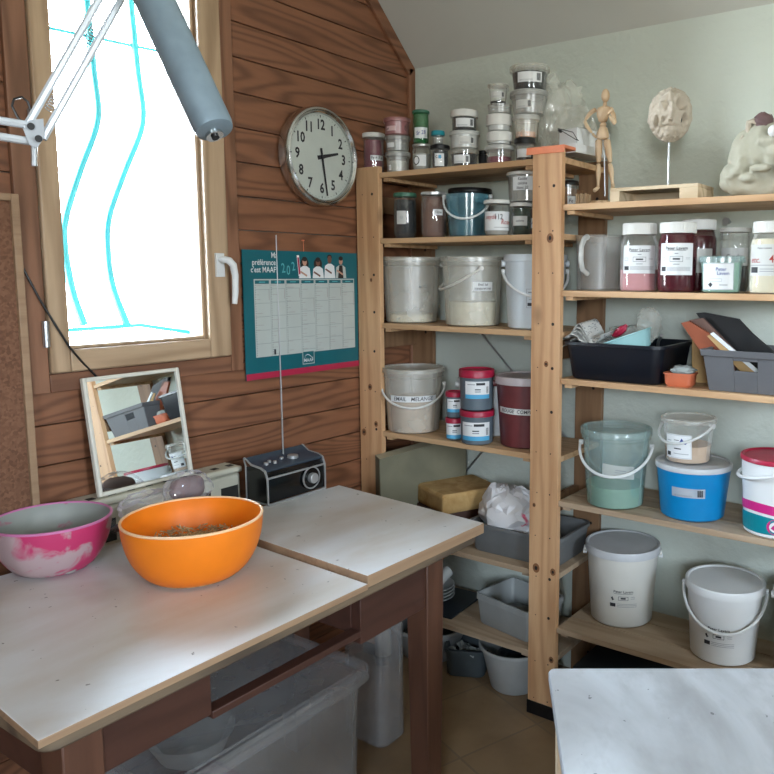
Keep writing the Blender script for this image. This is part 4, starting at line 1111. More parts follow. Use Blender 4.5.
x, y, r, z = P_('glaze_jar', 'small black-lidded jar at the foot of the tallest stack beside the post', 'jar', 513, 534, 137, Z0, yc=2.16, body='clear_plastic', lid='black_plastic', lid_h=.017, content=('powder_black', .5), taper=.95, group=GT,
   papers=[dict(az=-.1, w=.05, h=.026, z=.030)])
x, y, r, z = P_('glaze_tub', 'clear cup of orange powder in the tallest stack', 'tub', 511, 538, 113.5, z, yc=2.17, body='dust_clear', rim=True, lid='frosted_white', content=('powder_orange', .28), taper=.84, group=GT)
x, y, r, z = P_('glaze_tub', 'frosted round tub with a barcode label, second from the top of the tallest stack', 'tub', 508.5, 546, 88, z, yc=2.18, body='frosted_plastic', rim=True, lid='frosted_white', taper=.86, group=GT,
   papers=[dict(az=-.35, w=.055, h=.024, z=.03, m='paper_dim', f=small_label(.055, .024, '', '', s=.006))])
P_('glaze_tub', 'wide clear tub of black powder on top of the tallest stack', 'tub', 508, 547.5, 62, z, yc=2.18, body='clear_plastic', rim=True, lid='dust_clear', content=('powder_black', .75), taper=.88, over=.006, group=GT,
   papers=[dict(az=0, w=.083, h=.030, z=.036, f=small_label(.083, .030, '', '', s=.006))])
# bags and flat boxes beside the stack
c = on(560, 122, 1, 2.27)
T = thing('plastic_bag', 'cloudy crumpled plastic bags heaped behind the tallest stack of tubs', 'plastic bag', (c.x, c.y, 1.8185))
b = MB()
crinkle(b, (0.0, 0.0, .13), (.088, .06, .13), 6, 24, 16); crinkle(b, (.05, -.02, .085), (.085, .05, .085), 7, 22, 14); crinkle(b, (-.04, .01, .17), (.055, .05, .11), 8, 18, 12)
for i, q in enumerate(b.v): b.v[i] = (q[0], min(q[1], YW-0.004-c.y), max(q[2], 0.001))
b.build('film', 'bag_plastic', T, ang=25)
p0 = on(562, 159, 1, 2.12)
def flat_box(name, label, x0, x1, y0, y1, z0, z1, rz=0, group=None, mt='paper', marks=None):
    T = thing(name, label, 'box', ((x0+x1)/2, (y0+y1)/2, z0), rz, group); w, d_ = x1-x0, y1-y0
    MB().box(-w/2, w/2, -d_/2, d_/2, 0, z1-z0-0.0015).build('carton', mt, T, bevel=.001)
    MB().box(-w/2+.004, w/2-.004, -d_/2+.004, d_/2-.004, z1-z0-0.0015, z1-z0).build('flap', mt, T)
    if marks:
        F = Flat(lambda u, v, l: Vector((u, -d_/2-l, v))); marks(F, w, z1-z0); F.mb.build('printed_label', ['ink', 'ink_grey'], T)
    return T
def mk(F, w, h): 
    F.rect(-w*.1, w*.05, h*.4, h*.5, 0); F.rect(w*.12, w*.35, h*.3, h*.36, 1); F.rect(w*.12, w*.35, h*.55, h*.6, 1)
flat_box('glove_box', 'lower flat white carton lying beside the orange-taped post', -1.185, -1.115, 2.14, 2.34, 1.8190, 1.846, R(-8), 'white cartons on the shelf end', marks=mk)
T = flat_box('glove_box', 'upper white carton with a black line drawing of tongs', -1.200, -1.125, 2.18, 2.34, 1.8465, 1.900, R(-14), 'white cartons on the shelf end')
F = Flat(lambda u, v, l: Vector((u, -.08-l, v)))
for (a, c_) in (((-.045, .06), (.03, .018)), ((-.045, .06), (.02, .040)), ((.03, .018), (.045, .012)), ((.02, .04), (.04, .014))):
    a = Vector(a); c_ = Vector(c_); n_ = Vector((-(c_-a).y, (c_-a).x)).normalized()*.0012
    F.poly([a-n_, c_-n_, c_+n_, a+n_], 0)
F.ell(-.035, .050, .010, .004, 0, rot=-.5); F.mb.build('printed_drawing', ['ink', 'ink_grey'], T)

# --- second left shelf
Z1 = 1.572; G1 = 'jars on the second left shelf'
P_('glass_jar', 'dark green-lidded glass jar, leftmost on the second left shelf', 'jar', 393.5, 418.5, 192, Z1, yc=2.14, body='clear_glass', lid='green_lid', lid_h=.014, style='jar', neck=.88, content=('powder_dkgrey', .93), group=G1,
   papers=[dict(az=-.35, w=.036, h=.046, z=.072, m='paper_dim', f=hand(['13'], .014, 2))])
P_('glass_jar', 'jar of brown powder next to the blue bucket', 'jar', 420.5, 448, 191, Z1, yc=2.14, body='clear_glass', lid='steel_lid', lid_h=.010, style='jar', neck=.88, content=('powder_brown', .95), group=G1,
   papers=[dict(az=.35, w=.036, h=.020, z=.085, m='paper', f=hand(['Ocre'], .013))])
P_('mixing_bucket', 'black-topped bucket standing back behind the blue-lined bucket', 'bucket', 448, 492, 187, Z1, yc=2.26, body='powder_black', lid='black_plastic', group=G1)
P_('mixing_bucket', 'clear bucket lined with blue glaze, white handle hanging in front', 'bucket', 445, 490, 192.5, Z1, yc=2.16, body='clear_blue', rim=True, taper=.86, content=('powder_black', .45), over=.005,
   handle=dict(az=-.15, sag=.95, z=.135, r=.0038), group=G1)
bx = MB(); 
x, y, r, hh = fit(447, 487, 195, Z1, None, 2.16, True)
P_('glass_jar', 'white-lidded jar with a red and black handwritten label', 'jar', 482.5, 511.5, 199, Z1, yc=2.125, body='clear_glass', lid='cap_white', lid_h=.012, style='jar', neck=.90, content=('powder_grey', .55), group=G1,
   papers=[dict(az=0, w=.098, h=.060, z=.046, m='paper', f=lambda F: [F.text('oxyde', -.022, .012, .020, 3, sx=.8, shear=.2), F.text('112', .004, .012, .024, 1, sx=.8), F.text('Rose', .030, -.004, .022, 3, sx=.8, shear=.2), F.rect(-.01, .042, -.021, -.020, 1)])])
P_('glass_jar', 'white-lidded jar of dark green powder partly under the pale tub', 'jar', 509.5, 532, 202, Z1, yc=2.14, body='clear_glass', lid='cap_white', lid_h=.012, style='jar', neck=.95, content=('powder_dkgreen', .93), group=G1,
   papers=[dict(az=-.15, w=.05, h=.030, z=.045, m='paper_dim', f=hand(['cuivre'], .012, 1))])
x2, y2, r2, h2 = fit(509.5, 532, 202, Z1, None, 2.14, True)
P_('glass_jar', 'small brown jar half hidden at the edge of the middle post', 'jar', 525.5, 548, 202, Z1, yc=2.20, body='clear_glass', lid='steel_lid', lid_h=.01, style='jar', content=('powder_brown', .9), group=G1,
   papers=[dict(az=-.5, w=.03, h=.032, z=.04, f=hand(['A'], .02, 5))])
P_('glaze_tub', 'white-lidded grey tub with two handwritten lines on the green powder jar', 'tub', 505.5, 547, 170.5, Z1+h2, yc=2.17, body='clear_plastic', lid='cap_white', lid_h=.010, content=('powder_grey', .9), taper=.93, group=G1,
   papers=[dict(az=-.25, w=.070, h=.042, z=.058, f=hand(['Kaolin', 'calcine', 'blanc 22'], .013))])

# --- third left shelf
Z2 = 1.272; G2 = 'big buckets on the third left shelf'
P_('bucket', 'clear powder-dusted bucket, leftmost on the third left shelf', 'bucket', 381.5, 442, 256.5, Z2, yc=2.20, body='dust_clear', rim=True, lid='dust_clear', content=('powder_cream', .13), taper=.90, over=.006, above=True, group=G2, ears=True,
   papers=[dict(az=.45, w=.05, h=.03, z=.13, bare=True, f=lambda F: [F.poly([(-.018, .0), (-.014, .004), (-.010, -.001), (-.014, -.005)], 2), F.rect(-.002, .016, .006, .0072, 2), F.rect(-.004, .014, 0, .0012, 2), F.rect(0, .012, -.007, -.0058, 2)])])
P_('bucket', 'clear bucket of cream powder with a handwritten label and slanting handle', 'bucket', 440.5, 505, 256, Z2, yc=2.19, body='dust_clear', rim=True, lid='dust_clear', content=('powder_cream', .35), taper=.89, over=.006, above=True, group=G2,
   handle=dict(az=-PI/2+.25, sag=.62, z=.195, r=.0045, m='cream_plastic'),
   papers=[dict(az=.35, w=.072, h=.030, z=.135, f=hand(['Email. bol', 'transparent mat'], .0125, sx=.72))])
P_('bucket', 'cool white bucket with a looped handle beside the middle post', 'bucket', 503, 567, 254, Z2, yc=2.19, body='cool_white', lid='cool_white', lid_h=.022, taper=.88, above=True, group=G2, ears=True,
   handle=dict(az=.15, sag=.75, z=.185, r=.0045),
   papers=[dict(az=.0, w=.06, h=.062, z=.10, bare=True, f=lambda F: [F.frame(-.028, .028, -.03, .03, .0009, 2), F.rect(-.022, .010, .018, .021, 2), F.rect(-.024, -.006, -.024, -.014, 1), F.rect(-.02, .02, .004, .0055, 2), F.rect(-.02, .02, -.004, -.0025, 2)])])

# --- fourth left shelf
Z3 = 0.877; G3 = 'buckets and tubs on the fourth left shelf'
P_('bucket', 'clear bucket of beige glaze with a long handwritten EMAIL MELANGE strip', 'bucket', 382, 445.5, 363, Z3, yb=435, body='dust_clear', rim=True, lid='dust_clear', content=('powder_tan', .52), taper=.87, over=.006, group=G3,
   handle=dict(az=-.05, sag=.62, z=.17, r=.004, m='cap_white'),
   papers=[dict(az=0.0, w=.185, h=.022, z=.128, m='paper', f=hand(['EMAIL   MELANGE'], .020, sx=.95))])
def blu(w, h):
    def f(F):
        F.rect(-w/2, w/2, -h/2, -h/2+h*.24, 4, .0006, 6); F.rect(-w*.05, w*.30, h*.28, h*.42, 1); F.rect(-w*.4, -w*.1, h*.3, h*.34, 2); F.rect(-w*.1, w*.12, 0, h*.06, 1); F.rect(-w*.1, w*.12, -h*.12, -h*.07, 2)
        for k in range(5): F.rect(w*.36+k*w*.02, w*.37+k*w*.02, -h*.2, h*.2, 1)
    return f
x, y, r, z = P_('powder_tub', 'lower narrow red-lidded tub left of the blue-grey pair', 'tub', 445, 464, 415.5, Z3, yb=441, body='grey_blue_plastic', lid='red_lid', lid_h=.018, taper=.96, over=.002, group=G3, papers=[dict(az=0, w=.07, h=.052, z=.034, f=blu(.07, .052))])
P_('powder_tub', 'upper narrow red-lidded tub left of the blue-grey pair', 'tub', 445, 464, 388.5, z, h=.092, yc=y, above=False, body='grey_blue_plastic', lid='red_lid', lid_h=.018, taper=.96, over=.002, group=G3, papers=[dict(az=0, w=.06, h=.046, z=.045, f=blu(.06, .046))])
x, y, r, z = P_('powder_tub', 'lower of two wide blue-grey tubs with red lids', 'tub', 459, 495, 406, Z3, yb=446, body='grey_blue_plastic', lid='red_lid', lid_h=.020, taper=.94, over=.003, group=G3, papers=[dict(az=-.1, w=.105, h=.062, z=.048, f=blu(.105, .062))])
P_('powder_tub', 'upper of two wide blue-grey tubs with red lids', 'tub', 458.5, 495, 367, z, h=.138, yc=y, above=False, body='grey_blue_plastic', lid='red_lid', lid_h=.026, taper=.94, over=.003, group=G3, papers=[dict(az=.05, w=.088, h=.058, z=.072, f=blu(.088, .058))])
P_('bucket', 'white bucket standing back behind the red-lidded tubs', 'bucket', 457, 520, 364, Z3, yc=2.30, above=False, body='white_plastic', lid='grey_lid', taper=.86, h=.20, group=G3, ears=True)
P_('bucket', 'red-brown bucket with a dusty grey lid and white strip near the post', 'bucket', 495, 556, 371, Z3, yc=2.185, above=False, body='maroon_plastic', lid='dusty_lid', lid_h=.026, taper=.84, over=.005, group=G3, ears=True,
   papers=[dict(az=-.25, w=.16, h=.020, z=.125, m='paper_dim', tilt=-.03, f=hand(['ROUGE  COMPLET'], .017, sx=.9))])

# --- fifth left shelf
Z4 = 0.492
def block(name, label, cat, m, x0, x1, y0, y1, z0, z1, rz=0, rnd_=.012, grp=None, wob=.006):
    b = MB(); cx_, cy2 = (x0+x1)/2, (y0+y1)/2; n_ = 12
    import itertools
    w, d_, h_ = (x1-x0), (y1-y0), (z1-z0); rs = []
    for k in range(9):
        t_ = k/8; inset = rnd_*(1-math.sqrt(max(0, 1-(2*t_-1)**8)))
        ring = rr(w-2*inset, d_-2*inset, rnd_*1.5, h_*t_, 8)
        rs.append([(p[0]+wob*fbm(Vector(p)*9, 2), p[1]+wob*fbm(Vector(p)*9+Vector((5, 0, 0)), 2), max(0, p[2]+wob*(t_ > .1)*fbm(Vector(p)*7+Vector((0, 9, 0)), 2))) for p in ring])
    b.rings(rs); o = b.build(name, m, loc=(cx_, cy2, z0)); o.rotation_euler.z = rz; return tag(o, label, cat, grp)
# olive slab standing on edge
b = MB(); sl = Vector((.0, 0)); 
pts0 = [(-1.887, 2.047), (-1.838, 2.018), (-1.690, 2.345), (-1.739, 2.368)]
v = [(x, y, Z4+.001) for x, y in pts0]+[(x, y, Z4+z) for (x, y), z in zip(pts0, (.300, .297, .345, .348))]
b.add(v, [(3, 2, 1, 0), (0, 1, 5, 4), (1, 2, 6, 5), (2, 3, 7, 6), (3, 0, 4, 7)]); b.add([v[i] for i in (4, 5, 6, 7)], [(0, 1, 2, 3)], 1)
b.v = [(x+1.85, y-2.07, z-Z4) for x, y, z in b.v]
o = b.build('plaster_slab', ['olive_board', 'olive_edge'], loc=(-1.85, 2.07, Z4)); o.modifiers.new('b', 'BEVEL').width = .003
tag(o, 'thick olive-grey slab standing on edge against the left shelf post', 'slab')
block('wooden_board', 'stack of brown boards lying flat under the yellow foam block', 'board', 'old_wood', -1.775, -1.555, 2.110, 2.340, Z4+.0005, Z4+.115, R(-24), .004, wob=.0)
block('foam_block', 'yellow-brown block of upholstery foam on the fifth left shelf', 'foam block', 'foam_yellow', -1.741, -1.541, 2.106, 2.346, Z4+.1165, Z4+.188, R(-24), .006, wob=.003)
def tubthing(name, label, cat, m, px_, w, d_, h_, z, x, y, rz=0, taper=.88, r=.03, lip=.008, liph=.012, group=None, t=.003):
    T = thing(name, label, cat, (x, y, z+.0006), rz, group); tub_mesh(w, d_, h_, r, taper, t, lip, liph).build('shell', m, T); return T
tubthing('storage_tray', 'grey plastic tray holding the pinkish bag on the fifth left shelf', 'tray', 'tray_grey', 0, .37, .25, .105, Z4, -1.335, 2.225, 0, .90, .03, .006, .012)
c = on(508, 505, 1, 2.19)
b = MB(); c0 = Vector((-1.395, 2.20, Z4+.03))
crinkle(b, (0, 0, .095), (.112, .085, .098), 11, 26, 17, .15); crinkle(b, (-.045, -.01, .12), (.055, .055, .08), 12, 18, 12)
b.v = [(x, min(max(y, -.085), .11), max(z, .0)) for x, y, z in b.v]
o = b.build('shopping_bag', 'printed_bag', loc=c0, ang=24); tag(o, 'crumpled white plastic bag with pink print lying in the grey tray', 'plastic bag')

# --- sixth left shelf
Z5 = 0.213
block('rubber_sheet', 'dark grey flat sheet lying on the lowest left shelf', 'sheet', 'dark_crate', -1.86, -1.60, 2.10, 2.34, Z5+.0005, Z5+.008, R(5), .002, wob=0)
for k in range(4):
    q = MB().lathe([(.03, 0), (.05, .003), (.082, .020), (.084, .021), (.080, .023), (.048, .007), (.001, .006)], seg=40)
    o = q.build('stacked_plate', 'frosted_white' if k % 2 else 'basin_grey', loc=(-1.745, 2.20, Z5+.0095+k*.013)); tag(o, 'pale dish in the low stack on the lowest left shelf, behind the table leg', 'dish', 'dishes stacked behind the table leg')
for k in range(3):
    o = MB().lathe([(.020, 0), (.022, .002), (.022, .10), (.020, .10), (.020, .004), (.001, .004)], seg=24)
    m_ = Matrix.Translation((-1.78+k*.048, 2.15, Z5+.062+.011)) @ Matrix.Rotation(R(-90), 4, 'X') @ Matrix.Rotation(R(0), 4, 'Z')
    o.xf(Matrix.Rotation(R(-70), 4, 'X')); o = o.build('plastic_tube', 'frosted_white', loc=(-1.775+k*.046, 2.12, Z5+.095)); tag(o, 'small clear tube lying on the dish stack on the lowest left shelf', 'tube', 'tubes on the dish stack')
T = tubthing('storage_basket', 'pale grey rectangular basket on the lowest left shelf', 'basket', 'basket_grey', 0, .25, .20, .115, Z5, -1.365, 2.215, R(-10), .90, .012, .004, .022)
block('folded_cloth', 'crumpled grey cloth lying in the pale grey basket', 'cloth', 'grey_cloth', -1.44, -1.29, 2.155, 2.275, Z5+.006, Z5+.06, R(-10), .02, wob=.015)

# --- floor under the left bay
def basin(name, label, x0, x1, ytp, px, yb, m='basin_grey', h=.13, fill=None):
    P = on((x0+x1)/2, yb, 2, 0); u = Vector((P.x, P.y)).normalized(); r = .15
    for _ in range(12):
        c = Vector((P.x, P.y))+u*r*.72; dep = fwd.x*c.x+fwd.y*c.y; r = (x1-x0)/2*dep/FPX*math.cos(math.atan(((x0+x1)/2-CX)/FPX))
    T = thing(name, label, 'basin', (c.x, c.y, .001), 0, 'washing-up basins under the shelves')
    MB().lathe([(r*.62, 0), (r*.67, .006), (r*.92, h-.02), (r*.94, h-.012), (r*1.0, h-.010), (r*1.0, h), (r*.955, h), (r*.90, h-.02), (r*.65, .010), (.001, .006)], seg=56).build('shell', m, T)
    if fill:
        b = MB(); blob(b, (0, 0, h*.45), (r*.66, r*.66, h*.36), crumple(20, .12, 2, .1), 40, 22); b.v = [(x, y, max(z, .012)) for x, y, z in b.v]; o = b.build(fill[0], fill[1], loc=(c.x, c.y, .001)); tag(o, fill[2], fill[3])
    return c, r
basin('plastic_basin', 'white round basin on the floor behind the far table leg', 386, 478, 0, 0, 666, h=.135, fill=('dark_sack', 'dark_crate', 'dark crumpled sack filling the basin behind the table leg', 'sack'))
basin('plastic_basin', 'white round basin on the floor beside the foot of the middle post', 476, 553, 0, 0, 698, h=.16, fill=('dark_sack', 'dark_crate', 'dark crumpled sack filling the basin next to the middle post', 'sack'))
tubthing('small_bin', 'small grey-blue tub of scraps on the floor between the two basins', 'tub', 'dark_slate', 0, .165, .14, .105, 0, -1.565, 2.18, R(25), .85, .03)
b = MB(); rnd = random.Random(9)
for k in range(26):
    p = Vector((rnd.uniform(-.05, .05), rnd.uniform(-.04, .04), rnd.uniform(.0, .025))); b.box(-.012, .012, -.008, .008, 0, .004, 0, Matrix.Translation(p) @ Matrix.Rotation(rnd.uniform(0, 3), 4, Vector((rnd.random(), rnd.random(), rnd.random())).normalized()))
o = b.build('offcuts', 'grey_cloth', loc=(-1.565, 2.18, .070)); o['kind'] = 'stuff'; tag(o, 'small pale scraps in the grey-blue tub on the floor', 'scraps')
T = tubthing('storage_crate', 'dark plastic crate on the floor under the lowest right shelf', 'crate', 'dark_crate', 0, .42, .30, .17, 0, -.88, 2.24, 0, .9, .02)
MB().rings([rr(.42, .30, .03, .172), rr(.43, .31, .03, .174), rr(.43, .31, .03, .186), rr(.38, .26, .03, .192), rr(.10, .08, .01, .192)]).build('lid', 'dark_crate', T)

# ================================================================== RIGHT BAY
Y0 = 1.658
# mannequin -------------------------------------------------------------
mc = on(601, 190, 1, 2.17)
T = thing('artist_mannequin', 'jointed wooden artist mannequin standing with one hand on its hip', 'mannequin', (mc.x, mc.y, Y0+.0005))
def mp_(px, py, dy=0.0): v = on(px, py, 1, 2.17+dy); return v - Vector((mc.x, mc.y, Y0+.0005))
MB().lathe([(.031, 0), (.033, .002), (.033, .010), (.030, .013), (.001, .013)], seg=36).build('base', 'pale_wood', T)
MB().cyl(mp_(605, 196, .02)+Vector((0, 0, 0)), mp_(604, 140, .02), .0022, 8).build('support_rod', 'steel', T)
def limb(name, pts, rads, seg=18):
    # smooth turned segment through points
    P = [Vector(p) for p in pts]; o = []; rr_ = []
    n_ = len(P)-1; K_ = 10
    for i in range(n_):
        for k in range(K_):
            t_ = k/K_; o.append(P[i].lerp(P[i+1], t_)); rr_.append(rads[i]+(rads[i+1]-rads[i])*(3*t_*t_-2*t_**3))
    o.append(P[-1]); rr_.append(rads[-1])
    d0 = (o[1]-o[0]).normalized(); d1 = (o[-1]-o[-2]).normalized()
    o = [o[0]-d0*rads[0]*.6, o[0]-d0*rads[0]*.35]+o+[o[-1]+d1*rads[-1]*.35, o[-1]+d1*rads[-1]*.6]
    rr_ = [rads[0]*.25, rads[0]*.75]+rr_+[rads[-1]*.75, rads[-1]*.25]
    return MB().tube(o, rr_, seg).build(name, 'pale_wood', T, ang=60)
b = MB(); blob(b, mp_(605.5, 96.5), (.0125, .0135, .0215), lambda d: 1.0-.18*max(0, -d.z)+.05*max(0, d.z), 24, 18); b.build('head', 'pale_wood', T)
limb('neck', [mp_(605, 103), mp_(604.5, 108)], [.006, .0065])
def torso(name, rows_):
    rs = []
    for (px, py, wx, wy) in rows_:
        c_ = mp_(px, py); rs.append([(c_.x+wx*math.cos(2*PI*j/22), c_.y+wy*math.sin(2*PI*j/22), c_.z) for j in range(22)])
    MB().rings(rs).build(name, 'pale_wood', T, ang=50)
torso('chest', [(603, 122.5, .006, .006), (603, 121.5, .013, .011), (603, 116, .019, .014), (603.5, 110, .0225, .015), (604, 107.5, .020, .012), (604.3, 106.3, .010, .007)])
limb('waist_ball', [mp_(603, 124.2), mp_(603, 125.6)], [.0105, .0105])
torso('pelvis', [(603, 139.5, .010, .010), (602.7, 138.3, .0195, .014), (602.5, 134, .0195, .014), (603, 129, .0145, .012), (603, 126.6, .009, .009)])
for s_, hip, kn, an, toe in (('a', (598.8, 141), (598.5, 163), (598, 186), (594.5, 190.5)), ('b', (607, 141), (610, 163), (612.5, 183), (613, 189))):
    dy = .0 if s_ == 'a' else .012
    limb('thigh', [mp_(*hip, dy*.3), mp_((hip[0]+kn[0])/2, (hip[1]+kn[1])/2, dy*.6), mp_(kn[0], kn[1]-1.5, dy)], [.0105, .0105, .0070])
    limb('shin', [mp_(kn[0], kn[1]+1.5, dy), mp_((kn[0]*2+an[0])/3, (kn[1]*2+an[1])/3, dy), mp_(an[0], an[1], dy)], [.0068, .0085, .0045])
    limb('foot', [mp_(an[0]+.3, an[1]+1.5, dy+.004), mp_(toe[0], toe[1], dy-.012)], [.0055, .0062])
limb('upper_arm', [mp_(595, 109.8), mp_(590.5, 113), mp_(585.5, 119.5, -.004)], [.0068, .0068, .0050]); limb('forearm', [mp_(584.8, 121.5, -.004), mp_(587.5, 127), mp_(591.5, 132.5)], [.0050, .0058, .0038])
limb('hand', [mp_(592.8, 134), mp_(596.3, 137.5, -.004)], [.0042, .0034])
limb('upper_arm', [mp_(611, 109), mp_(613.5, 115, -.006), mp_(615, 122.5, -.014)], [.0068, .0070, .0052]); limb('forearm', [mp_(614.5, 123.6, -.016), mp_(611.5, 119, -.024), mp_(609.5, 116, -.028)], [.0052, .0056, .0040])
limb('hand', [mp_(609, 113.5, -.03), mp_(612.5, 108.8, -.032)], [.0045, .0040])
# wooden stand frame + skull ----------------------------------------------
T = thing('display_stand', 'rough wooden block frame carrying the skull on its rod', 'stand', (-.862, 2.15, Y0+.0005))
b = MB(); b.box(-.128, .135, -.062, .07, .030, .040); b.build('top_panel', 'block_wood', T, bevel=.001)
for (a, c_) in ((-.128, -.098), (.082, .135)): MB().box(a, c_, -.062, .07, 0, .0298).build('foot_block', 'block_wood', T, bevel=.001)
MB().box(-.098, .082, .045, .07, 0, .0298).build('back_rail', 'block_wood', T, bevel=.001)
MB().box(-.098, .082, -.058, .045, .0, .0015).build('gap_shade', 'slot_dark', T)  # near-black sheet paints the shade inside the open frame
sc_ = on(670, 117, 1, 2.15); sb = on(670.5, 186, 1, 2.15)
T = thing('clay_skull', 'grey clay skull modelled on a thin metal rod', 'sculpture', (sc_.x, sc_.y, Y0+.041))
zz0 = Y0+.041
MB().cyl((0, 0, 0), (0, 0, sc_.z-zz0-.03), .0035, 14).build('rod', 'silver_paint', T)
# local frame: view direction forward
fx = Vector((-sc_.x, -sc_.y, 0)).normalized(); sxv = Vector((-fx.y, fx.x, 0)); sxv = -sxv if sxv.dot(rt) < 0 else sxv
def g(u, v, u0, v0, a, b_=None): b_ = b_ or a; return math.exp(-((u-u0)/a)**2-((v-v0)/b_)**2)
def skull(d):
    u, f, v = d.dot(sxv), d.dot(fx), d.z
    s = 1.0+.035*fbm(d*3.0)+.02*fbm(d*9)
    s -= .13*max(0, -v-.15)
    if f > -.1:
        k = min(1, (f+.1)/.2)
        def pit(u0, v0, a, b_, dep): 
            q = ((u-u0)/a)**2+((v-v0)/b_)**2
            return -dep*max(0, 1-q)**.6 if q < 1 else 0.0
        e = pit(.50, .30, .24, .21, .42)+pit(.66, -.22, .13, .23, .46)+pit(-.62, -.30, .12, .26, .22)+pit(-.30, -.22, .11, .13, .16)+pit(.05, -.27, .10, .06, .20)
        e += .13*max(0, g(u, v, .50, .30, .40, .34)-g(u, v, .50, .30, .22, .19))+.10*g(u, v, .0, .62, .6, .10)
        e += .16*g(u, v, -.38, .32, .17, .13)-.40*max(0, g(u, v, -.38, .32, .30, .25)-g(u, v, -.38, .32, .22, .18))
        e += .26*g(u, v, .08, .06, .09, .20)+.10*g(u, v, .02, -.66, .30, .20)-.10*g(u, v, 0, -.47, .34, .05)+.10*g(u, v, 0, .7, .06, .25)+.05*fbm(d*6+Vector((3, 1, 0)), 3)
        s += k*e
    return s
b = MB(); blob(b, (0, 0, sc_.z-zz0), (.060, .064, .077), skull, 150, 110); b.build('head', 'raw_clay', T, ang=80)
# black ball paints the shade inside the skull's side cavity
c_ = Vector((0, 0, sc_.z-zz0))+(sxv*.66+fx*.71).normalized()*.0385+Vector((0, 0, -.012)); b = MB(); blob(b, c_, (.0075, .010, .0135), None, 16, 12); b.build('cavity_shade', 'slot_dark', T)
# clay bust ----------------------------------------------------------------
bc = on(772, 188, 1, 2.16)
T = thing('clay_bust', 'pale unfinished clay bust with an open top at the right edge of the top shelf', 'sculpture', (bc.x, 2.19, Y0+.0005))
def bust(d):
    u, f, v = d.dot(rt.normalized()), d.dot(fwd)*-1, d.z
    s = 1.0+.07*fbm(d*2.3+Vector((2, 0, 0)))+.025*fbm(d*7)
    s += .26*g(u, v, -.72, -.65, .40, .34)
    s -= .13*g(u, v, -.60, -.08, .16, .35); s += .10*g(u, v, -.25, .25, .22, .22)-.08*g(u, v, -.05, -.15, .14, .30)
    if f > 0: s += .07*g(u, v, -.45, -.30, .10, .12)+.06*g(u, v, .25, .05, .2, .25)-.06*g(u, v, .1, -.45, .3, .08)
    s -= .20*max(0, v-.72)
    return s
def rmesh(b, name, mt, parent, voxel=.006, it=8):
    o = b.build(name, mt, parent, ang=180); m_ = o.modifiers.new('r', 'REMESH'); m_.mode = 'VOXEL'; m_.voxel_size = voxel; m_.use_smooth_shade = True
    q = o.modifiers.new('s', 'SMOOTH'); q.factor = .5; q.iterations = it
    tx = bpy.data.textures.new('clay', 'CLOUDS'); tx.noise_scale = .03; dm = o.modifiers.new('d', 'DISPLACE'); dm.texture = tx; dm.strength = .007; dm.mid_level = .5
    return o
def bl(px, py, dy, rx, ry, rz): 
    c_ = on(px, py, 1, 2.17+dy)-Vector((bc.x, 2.19, Y0)); return ((c_.x, c_.y, c_.z), (rx, ry, rz))
b = MB()
for c_, r_ in (bl(785, 158, .02, .105, .085, .095), bl(765, 150, .0, .065, .07, .085), bl(748, 160, -.01, .05, .06, .080), bl(742, 178, -.02, .060, .055, .050), bl(728, 183, -.03, .024, .03, .024),
               bl(770, 180, .0, .12, .075, .055), bl(757, 138, .02, .036, .04, .045), bl(733, 160, -.01, .014, .02, .030), bl(776, 150, -.06, .03, .02, .02), bl(752, 165, -.055, .020, .018, .016)):
    blob(b, c_, r_, lambda d: 1+.05*fbm(d*2.6), 32, 22)
b.v = [(x, min(y, YW-2.19-.010), max(z, .001)) for x, y, z in b.v]
for c_, r_ in (bl(735, 172, -.075, .016, .016, .012), bl(741, 166, -.07, .012, .02, .022), bl(730, 178, -.07, .014, .014, .008), bl(747, 178, -.08, .022, .016, .012), bl(760, 168, -.085, .03, .012, .010), bl(768, 141, -.07, .03, .018, .014), bl(786, 165, -.10, .03, .02, .03),
               bl(754, 128, .0, .011, .014, .014), bl(750, 134, -.01, .010, .012, .014)):
    blob(b, c_, r_, lambda d: 1+.12*fbm(d*2.6), 24, 16)
rmesh(b, 'shell', 'bisque', T, .0045, 4)
b = MB(); p = on(764, 122, 1, 2.14)-Vector((bc.x, 2.19, Y0))
crinkle(b, p, (.026, .028, .024), 15, 14, 9, .25); b.build('dark_hollow', 'brown_lump', T, ang=70)
b = MB(); pr_ = [on(px, py, 1, 2.125)-Vector((bc.x, 2.19, Y0)) for px, py in ((751, 139), (748, 130), (749, 123), (754, 121), (758, 124))]
b.tube(pr_, [.004, .007, .009, .008, .004], 12)
pr_ = [on(px, py, 1, 2.12)-Vector((bc.x, 2.19, Y0)) for px, py in ((743, 136), (736, 148), (733, 160), (725, 172))]; b.tube(pr_, [.0035, .004, .0035, .003], 8)
pr_ = [on(px, py, 1, 2.13)-Vector((bc.x, 2.19, Y0)) for px, py in ((764, 128), (769, 120), (770, 114))]; b.tube(pr_, [.006, .004, .002], 8)
b.build('rim_edge', 'raw_clay', T)
b = MB(); p = on(773, 131, 1, 2.09)-Vector((bc.x, 2.19, Y0)); blob(b, p, (.013, .012, .015), None, 20, 14); b.build('paper_plug', 'paper', T)

